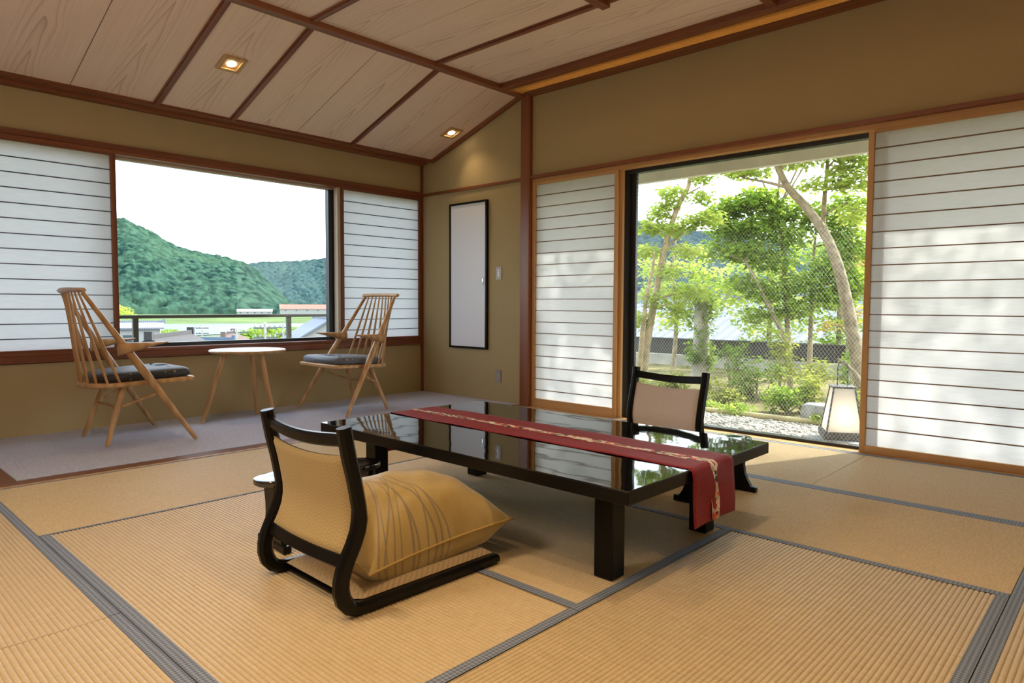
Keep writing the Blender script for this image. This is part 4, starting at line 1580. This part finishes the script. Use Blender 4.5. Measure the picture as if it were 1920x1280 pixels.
# pebbles
g = np.random.default_rng(3)
ico = bmesh.new()
bmesh.ops.create_icosphere(ico, subdivisions=1, radius=1)
iv = np.array([list(v.co) for v in ico.verts])
ico.verts.index_update()
it = np.array([[v.index for v in f.verts] for f in ico.faces])
ico.free()
N = 3600
pos = np.stack([g.uniform(2.3, 4.9, N), g.uniform(0.18, 1.13, N), np.full(N, GZ + 0.004)], -1)
keep = np.ones(N, bool)
for sx_, sy_, ra_, rb_ in ((4.10, 0.46, 0.27, 0.23), (4.28, 0.24, 0.16, 0.11), (4.33, 1.02, 0.20, 0.18)):
    keep &= ((pos[:, 0] - sx_) / ra_) ** 2 + ((pos[:, 1] - sy_) / rb_) ** 2 > 1
keep &= pos[:, 1] < 1.11
pos = pos[keep]
N = len(pos)
rad = g.uniform(0.007, 0.020, (N, 1)) * np.stack([g.uniform(.8, 1.3, N), g.uniform(.8, 1.3, N), g.uniform(.45, .75, N)], -1)
V = (iv[None] * rad[:, None, :] + pos[:, None, :]).reshape(-1, 3)
Q = (it[None] + (np.arange(N) * len(iv))[:, None, None]).reshape(-1, 3)
pb = fast_mesh('pebbles', V, Q, plain('pebble', (0.50, 0.48, 0.43), 0.8, 0.3, 0.5, 34), None, True, 'stuff')
tag(pb, 'pale pebbles scattered on the garden gravel strip', 'pebbles')
ed = MB()
ed.tube([(0.6, 1.16, GZ + 0.02), (7.4, 1.17, GZ + 0.02)], 0.026, 8)
tag(ed.build('bamboo_edging', M['bamboo_edge'], smooth=60), 'pale bamboo edging pole behind the garden gravel', 'edging')


def slab(name, label, cx, cy, rx, ry, h, seed, mat):
    gg = random.Random(seed)
    n = 14
    pol = []
    for k in range(n):
        a = 2 * PI * k / n
        q = 1 + gg.uniform(-0.14, 0.10)
        pol.append((rx * q * math.cos(a), ry * q * math.sin(a)))
    mb = MB()
    for s, z in ((1.0, 0), (1.03, h * 0.5), (0.97, h * 0.9), (0.85, h)):
        for (x, y) in pol:
            mb.v.append((x * s, y * s, z))
    for i in range(3):
        for k in range(n):
            k2 = (k + 1) % n
            mb.f.append((i * n + k, i * n + k2, (i + 1) * n + k2, (i + 1) * n + k))
    mb.f.append(tuple(reversed(range(n))))
    mb.f.append(tuple(3 * n + k for k in range(n)))
    o = mb.build(name, mat, None, (cx, cy, GZ - 0.004), 40)
    return tag(o, label, 'stone')


slab('stepping_stone', 'flat grey stepping stone under the garden lantern', 4.10, 0.46, 0.24, 0.20, 0.03, 4, M['stone'])
slab('stepping_stone', 'rough pale stone at the foot of the lantern-side screen', 4.28, 0.24, 0.13, 0.08, 0.025, 9, M['stone'])
slab('garden_rock', 'mossy boulder beside the garden lantern', 4.33, 1.02, 0.17, 0.15, 0.22, 5, M['stone'])
slab('garden_rock', 'low rock behind the gravel strip', 3.72, 1.32, 0.20, 0.14, 0.16, 8, M['stone'])

# lantern
LZ = GZ + 0.026
ln = thing('garden_lantern', 'grey metal floor lantern with frosted panes glowing in the garden', 'lantern', (4.065, 0.60, LZ), R(28))
MB().box(-0.135, 0.135, -0.135, 0.135, 0.0, 0.055, 0.006).build('base', M['rough_stone'], ln, smooth=12)
b0, b1, z0, z1 = 0.118, 0.070, 0.055, 0.372
for sx in (-1, 1):
    for sy in (-1, 1):
        MB().tube([(sx * b0, sy * b0, z0), (sx * b1, sy * b1, z1)], 0.0065, 6).build('corner_bar', M['lantern_metal'], ln)
for k in range(4):
    a = k * PI / 2
    ca, sa = math.cos(a), math.sin(a)
    rot = lambda x, y: (x * ca - y * sa, x * sa + y * ca)
    mb = MB()
    for (x, z, q) in ((-b0, z0, b0), (b0, z0, b0), (b1, z1, b1), (-b1, z1, b1)):
        for d in (0.0, 0.003):
            X_, Y_ = rot(x * 0.97, -(q - 0.002 - d))
            mb.v.append((X_, Y_, z))
    mb.f += [(0, 2, 4, 6), (1, 7, 5, 3), (0, 1, 3, 2), (2, 3, 5, 4), (4, 5, 7, 6), (6, 7, 1, 0)]
    mb.build('pane', M['frost'], ln)
    xa_, ya_ = rot(-b1, -b1)
    xb_, yb_ = rot(b1, -b1)
    MB().tube([(xa_, ya_, z1), (xb_, yb_, z1)], 0.006, 6).build('top_bar', M['lantern_metal'], ln)
MB().box(-b1 - 0.012, b1 + 0.012, -b1 - 0.012, b1 + 0.012, z1, z1 + 0.010, 0.002).build('cap', M['lantern_metal'], ln)
hd = [(-0.035, 0, z1 + 0.01), (-0.035, 0, z1 + 0.14)] + [(-0.035 * math.cos(PI * i / 8), 0, z1 + 0.14 + 0.05 * math.sin(PI * i / 8)) for i in range(1, 8)] + [(0.035, 0, z1 + 0.14), (0.035, 0, z1 + 0.01)]
MB().tube(hd, 0.0042, 6).build('handle', M['lantern_metal'], ln, smooth=60)
MB().lathe([(0.001, 0.11), (0.022, 0.125), (0.028, 0.15), (0.020, 0.175), (0.001, 0.185)], 12).build('bulb', M['lantern_bulb'], ln, smooth=60)

# eave above the garden window
structure(MB().box(0.2, 8.0, 0.72, 0.79, 2.045, 2.22).box(0.2, 8.0, 0.16, 0.79, 2.22, 2.28).build('eave', M['eave']), 'pale eave board over the garden window')
structure(MB().box(-0.9, 0.0 - 0.16, -6.4, 0.2, 2.55, 2.62).build('window_eave', M['eave']), 'eave over the long window')

# low wall and fence
structure(MB().box(-3, 11, 5.5, 5.62, GZ - 0.4, 0.11).build('garden_wall', M['concrete']), 'low weathered concrete wall behind the garden shrubs')
fe = thing('board_fence', 'dark board fence standing on the low garden wall', 'fence', (2.0, 5.56, 0.11))
bd = MB().box(0, 0.16, -0.012, 0.012, 0.0, 0.24).mesh('board')
bd.materials.append(M['house_dark'])
for i in range(46):
    link('board', bd, fe, (-3.6 + i * 0.168, 0, 0.01))
MB().box(-3.6, 4.1, -0.03, 0.03, 0.25, 0.275).build('cap_rail', M['house_dark'], fe)
house('house', 'house with grey metal roof beyond the garden fence', 1255, 576, 21, 11, 6, R(3), 2.0, M['roof_grey'], M['house_dark'], 0.28, 4)
house('house', 'house with grey-blue roof behind the garden trees', 1500, 588, 31, 10, 6, R(3), 2.0, M['roof_blue'], M['house_dark'], 0.22, 4)
house('house', 'red-tiled house beyond the right-hand garden tree', 1612, 582, 44, 9, 7, R(8), 2.0, M['roof_red'], M['house_white'], 0.35, 3)


# ---------------- garden trees
def garden_tree(name, label, base, stems, blobs, leafm, bark, size, seed, group='slender garden trees', cat='tree', twigs=1.0, dens=1.0):
    t = thing(name, label, cat, base, 0, group)
    B = Vector(base)
    mb = MB()
    allp = []
    for pts, r0, r1 in stems:
        P = [Vector(p) for p in pts]
        # smooth the stem
        S = []
        for i in range(len(P) - 1):
            p0, p1, p2, p3 = P[max(i - 1, 0)], P[i], P[i + 1], P[min(i + 2, len(P) - 1)]
            for q in range(4):
                u = q / 4
                S.append(0.5 * ((2 * p1) + (p2 - p0) * u + (2 * p0 - 5 * p1 + 4 * p2 - p3) * u * u + (3 * p1 - p0 - 3 * p2 + p3) * u ** 3))
        S.append(P[-1])
        rr = [r0 + (r1 - r0) * i / (len(S) - 1) for i in range(len(S))]
        MB().tube([p - B for p in S], rr, 8).build('trunk', bark, t, smooth=80)
        allp += S
    gg = random.Random(seed)
    br = MB()
    for c, r, n in blobs:
        c = Vector(c)
        near = min(allp, key=lambda p: (p - c).length + max(0, p.z - c.z) * 1.5)
        mid = (near + c) / 2 + Vector((gg.uniform(-.1, .1), gg.uniform(-.1, .1), gg.uniform(-.02, .12)))
        br.tube([near - B, mid - B, c - B], [0.013 * twigs, 0.009 * twigs, 0.004], 5)
        for _ in range(5):
            e = c + Vector((gg.uniform(-1, 1) * r[0], gg.uniform(-1, 1) * r[1], gg.uniform(-1, 1) * r[2])) * 0.85
            br.tube([mid * 0.4 + c * 0.6 - B, e - B], [0.005 * twigs, 0.002], 4)
    br.build('branches', bark, t, smooth=80)
    foliage('foliage', leafm, t, [(c, r, int(n * dens)) for c, r, n in blobs], size, seed)
    return t


def stem(pl, D, r0, r1):
    return ([at(x, y, D) for x, y in pl], r0, r1)


# two-stemmed tree on the pillar side
D1 = 8.0
b = at(1203, 720, D1)
garden_tree('garden_tree', 'slim two-stemmed tree nearest the dark window stile', (b.x, b.y, GZ), [
    stem([(1203, 740), (1212, 650), (1228, 560), (1245, 470), (1268, 395), (1292, 345), (1288, 315)], D1, 0.052, 0.018),
    stem([(1196, 740), (1203, 640), (1212, 560), (1228, 480)], D1 - 0.1, 0.036, 0.014),
    stem([(1245, 470), (1275, 440), (1312, 412)], D1, 0.016, 0.006)],
    [pxr(1262, 362, D1, 26, 14, 90), pxr(1250, 385, D1, 22, 12, 60), pxr(1315, 330, D1, 24, 16, 90), pxr(1235, 400, D1, 22, 14, 70), pxr(1318, 370, D1, 20, 14, 60), pxr(1220, 425, D1, 24, 16, 90),
     pxr(1262, 430, D1, 30, 16, 110), pxr(1300, 415, D1, 24, 16, 100), pxr(1330, 410, D1, 26, 18, 110), pxr(1215, 470, D1, 24, 14, 80), pxr(1290, 470, D1, 30, 16, 100), pxr(1250, 510, D1, 24, 16, 80),
     pxr(1300, 545, D1, 30, 20, 130), pxr(1225, 560, D1, 24, 20, 90), pxr(1270, 580, D1, 26, 18, 100), pxr(1205, 600, D1, 18, 20, 60)],
    M['leaf_light'], M['bark_pale'], 0.060, 101, dens=2.8)
# big leaning tree on the lantern side
D2 = 6.9
b = at(1622, 790, D2)
garden_tree('garden_tree', 'leaning forked tree rising behind the garden lantern', (b.x, b.y, GZ), [
    stem([(1624, 800), (1612, 700), (1598, 620), (1586, 560), (1570, 495), (1543, 432), (1508, 385), (1478, 352), (1462, 322), (1448, 290), (1440, 255)], D2, 0.070, 0.020),
    stem([(1543, 432), (1546, 370), (1551, 315), (1552, 262)], D2 + 0.1, 0.026, 0.012),
    stem([(1478, 352), (1440, 342), (1396, 334)], D2, 0.018, 0.007),
    stem([(1462, 322), (1472, 296), (1464, 262)], D2, 0.018, 0.008),
    stem([(1620, 740), (1608, 706), (1585, 682), (1570, 672)], D2 - 0.2, 0.024, 0.007)],
    [pxr(1400, 322, D2, 40, 12, 170), pxr(1445, 285, D2, 36, 12, 140), pxr(1380, 300, D2, 34, 10, 90), pxr(1500, 300, D2, 36, 16, 150), pxr(1560, 285, D2, 40, 14, 170), pxr(1605, 300, D2, 30, 20, 130),
     pxr(1590, 340, D2, 30, 18, 120), pxr(1530, 345, D2, 30, 14, 90), pxr(1600, 400, D2, 26, 20, 100), pxr(1500, 270, D2, 40, 10, 110), pxr(1620, 260, D2, 40, 14, 130), pxr(1660, 330, D2, 50, 30, 220),
     pxr(1690, 250, D2, 60, 30, 220), pxr(1580, 320, D2, 22, 12, 70),
     ((4.9, 2.9, 3.9), (0.7, 0.6, 0.4), 320), ((4.5, 2.8, 3.2), (0.7, 0.6, 0.45), 330), ((6.0, 3.0, 3.5), (0.8, 0.6, 0.5), 420), ((4.0, 2.9, 3.9), (0.9, 0.7, 0.5), 420), ((5.3, 3.0, 4.2), (0.9, 0.7, 0.5), 420)],
    M['leaf_light'], M['bark'], 0.055, 102, dens=2.3)
# dense broad-leaved tree in the middle
D3 = 8.9
b = at(1478, 720, D3)
garden_tree('garden_tree', 'dense broad-leaved tree with several thin stems in the middle of the garden', (b.x, b.y, GZ), [
    stem([(1482, 740), (1478, 640), (1472, 540), (1466, 450), (1455, 400)], D3, 0.040, 0.014),
    stem([(1480, 650), (1450, 590), (1420, 530), (1398, 490)], D3 - 0.2, 0.032, 0.012),
    stem([(1516, 740), (1520, 620), (1524, 510), (1530, 430)], D3 + 0.2, 0.038, 0.014)],
    [pxr(1350, 400, D3, 26, 20, 150), pxr(1385, 385, D3, 34, 20, 230), pxr(1425, 370, D3, 34, 22, 240), pxr(1460, 395, D3, 34, 24, 240), pxr(1370, 430, D3, 36, 22, 260), pxr(1420, 425, D3, 36, 24, 260),
     pxr(1480, 440, D3, 40, 26, 260), pxr(1400, 470, D3, 40, 24, 260), pxr(1450, 490, D3, 40, 24, 220), pxr(1520, 400, D3, 34, 24, 170), pxr(1570, 420, D3, 34, 26, 200), pxr(1600, 460, D3, 34, 28, 230),
     pxr(1560, 500, D3, 36, 26, 220), pxr(1510, 530, D3, 40, 24, 220), pxr(1600, 530, D3, 30, 26, 200), pxr(1440, 545, D3, 40, 22, 200), pxr(1480, 580, D3, 36, 20, 170), pxr(1550, 560, D3, 36, 22, 190),
     pxr(1390, 530, D3, 30, 18, 110), pxr(1420, 590, D3, 30, 16, 100), pxr(1340, 470, D3, 30, 22, 110), pxr(1590, 380, D3, 34, 22, 130),
     ((2.6, 3.4, 3.7), (0.9, 0.7, 0.5), 330), ((3.4, 3.5, 4.1), (0.9, 0.7, 0.5), 330), ((1.9, 3.3, 3.4), (0.7, 0.6, 0.4), 260), ((3.3, 3.4, 3.25), (0.7, 0.6, 0.35), 200), ((2.6, 3.3, 3.1), (0.6, 0.5, 0.3), 150)],
    M['leaf_mid'], M['bark'], 0.075, 103, dens=2.8)
D4 = 10.5
b = at(1590, 720, D4)
garden_tree('garden_tree', 'tree with a touch of rusty leaves behind the leaning tree', (b.x, b.y, GZ), [
    stem([(1590, 740), (1592, 600), (1588, 500), (1592, 420)], D4, 0.05, 0.015)],
    [pxr(1590, 440, D4, 26, 16, 130), pxr(1605, 480, D4, 26, 20, 160), pxr(1575, 540, D4, 30, 24, 170), pxr(1610, 590, D4, 24, 18, 80), pxr(1560, 610, D4, 24, 14, 80)],
    M['leaf_rust'], M['bark'], 0.07, 104)

for q, (lab, px0, blobs_, lm, D_) in enumerate((
        ('pale green tree filling the gap behind the middle of the garden', 1440, [(1380, 560), (1410, 600), (1440, 560), (1470, 610), (1500, 565), (1430, 630), (1395, 500), (1450, 510), (1350, 540)], M['leaf_light'], 11.4),
        ('green tree behind the leaning tree, low beside the lantern', 1570, [(1530, 600), (1560, 560), (1590, 610), (1610, 560), (1550, 640), (1580, 650), (1520, 470), (1570, 470), (1610, 500), (1600, 420)], M['leaf_mid'], 11.8),
        ('thin pale tree between the two-stemmed tree and the ivy post', 1262, [(1240, 540), (1275, 555), (1300, 500), (1330, 520), (1225, 500), (1265, 600), (1335, 575)], M['leaf_light'], 11.0))):
    bb = at(px0, 720, D_)
    garden_tree('garden_tree', lab, (bb.x, bb.y, GZ if bb.y < 5.4 else -11.3), [([(bb.x, bb.y, GZ if bb.y < 5.4 else -11.3)] + [at(px0 + 6 * (i % 2), y, D_) for i, y in enumerate((690, 600, 500, 450))], 0.05, 0.012)],
                [pxr(x, y, D_, 34, 22, 210) for x, y in blobs_], lm, M['bark'], 0.085, 120 + q)

# tree standing out of sight behind the lantern-side screen; it shades that screen
garden_tree('garden_tree', 'spreading tree behind the lantern-side paper screen', (6.6, 3.6, GZ), [
    ([(6.6, 3.6, GZ), (6.55, 3.6, 1.2), (6.7, 3.7, 2.3), (6.6, 3.6, 3.6)], 0.07, 0.02)],
    [((5.9, 3.5, 2.6), (0.6, 0.6, 0.45), 420), ((6.7, 3.4, 2.9), (0.8, 0.6, 0.5), 620), ((7.5, 3.6, 3.0), (0.8, 0.6, 0.6), 620), ((6.9, 3.7, 3.9), (0.8, 0.7, 0.5), 600), ((7.3, 3.6, 4.0), (0.9, 0.7, 0.6), 700), ((6.8, 3.4, 2.2), (0.7, 0.5, 0.4), 360)],
    M['leaf_mid'], M['bark'], 0.075, 106)

# ivy-covered post
D5 = 9.4
b = at(1312, 720, D5)
ip = thing('ivy_post', 'stout post overgrown with ivy behind the garden shrubs', 'post', (b.x, b.y, GZ))
hp = at(1312, 548, D5).z - GZ
MB().tube([(0, 0, 0), (0.01, 0, hp * 0.5), (0, 0.01, hp)], [0.125, 0.105, 0.085], 14).build('post', M['concrete'], ip, smooth=50)
g2 = random.Random(5)
bl = []
for _ in range(34):
    a = g2.uniform(0, 2 * PI)
    z = g2.uniform(0.2, hp)
    bl.append(((b.x + 0.14 * math.cos(a), b.y + 0.14 * math.sin(a), GZ + z), (0.09, 0.09, 0.13), 46))
foliage('foliage', M['leaf_dark'], ip, bl, 0.055, 55)

# ---------------- shrubs
shr = [
    ('low glossy shrub behind the cream-backed chair', 1215, 720, 7.4, 34, 34, M['leaf_olive'], 420),
    ('olive shrub between the two-stemmed tree and the ivy post', 1262, 715, 8.0, 36, 30, M['leaf_olive'], 420),
    ('round dark shrub at the foot of the ivy post', 1352, 745, 7.2, 40, 34, M['leaf_olive'], 620),
    ('fern-like shrub rising right of the ivy post', 1372, 665, 8.2, 34, 40, M['leaf_dark'], 420),
    ('leafy shrub below the middle of the garden tree', 1418, 715, 7.6, 40, 46, M['leaf_dark'], 640),
    ('tall loose shrub in front of the thin stems', 1462, 665, 7.9, 40, 44, M['leaf_olive'], 560),
    ('bright shrub above the gravel near the lantern', 1478, 752, 6.8, 38, 38, M['leaf_mid'], 620),
    ('rust-tinged shrub left of the lantern', 1525, 745, 6.9, 30, 44, M['leaf_olive'], 480),
    ('olive shrub behind the lantern handle', 1520, 690, 8.6, 40, 34, M['leaf_olive'], 420),
    ('dark shrub between the lantern and the leaning tree', 1598, 700, 8.2, 26, 44, M['leaf_dark'], 380),
    ('low shrub hugging the bamboo edging', 1395, 775, 6.5, 40, 16, M['leaf_mid'], 340),
    ('small pale shrub right behind the lantern', 1600, 765, 6.6, 24, 34, M['leaf_olive'], 300),
    ('low creeping shrub at the boulder', 1540, 790, 6.15, 20, 14, M['leaf_light'], 160),
    ('low shrub at the end of the bamboo edging', 1335, 772, 6.6, 24, 14, M['leaf_light'], 200)]
for i, (lab, px, py, D, rx, ry, lm, n) in enumerate(shr):
    c = at(px, py, D)
    t = thing('garden_shrub', lab, 'shrub', (c.x, c.y, GZ), 0, 'shrubs in the small garden')
    gg = random.Random(200 + i)
    k = D / F_PX
    hgt = c.z - GZ
    mb = MB()
    bl = []
    for q in range(6):
        dx, dy, dz = gg.uniform(-.6, .6) * rx * k, gg.uniform(-.6, .6) * rx * k, gg.uniform(-.7, .6) * ry * k
        mb.tube([(dx * 0.1, dy * 0.1, 0), (dx * 0.7, dy * 0.7, hgt * 0.6), (dx, dy, max(0.05, hgt + dz))], [0.010, 0.007, 0.003], 5)
        bl.append(((c.x + dx, c.y + dy, max(GZ + 0.06, c.z + dz)), (rx * k * 0.62, rx * k * 0.62, ry * k * 0.55), n // 6))
    mb.build('stem', M['bark'], t)
    foliage('foliage', lm, t, bl, 0.050 if n > 350 else 0.036, 300 + i)
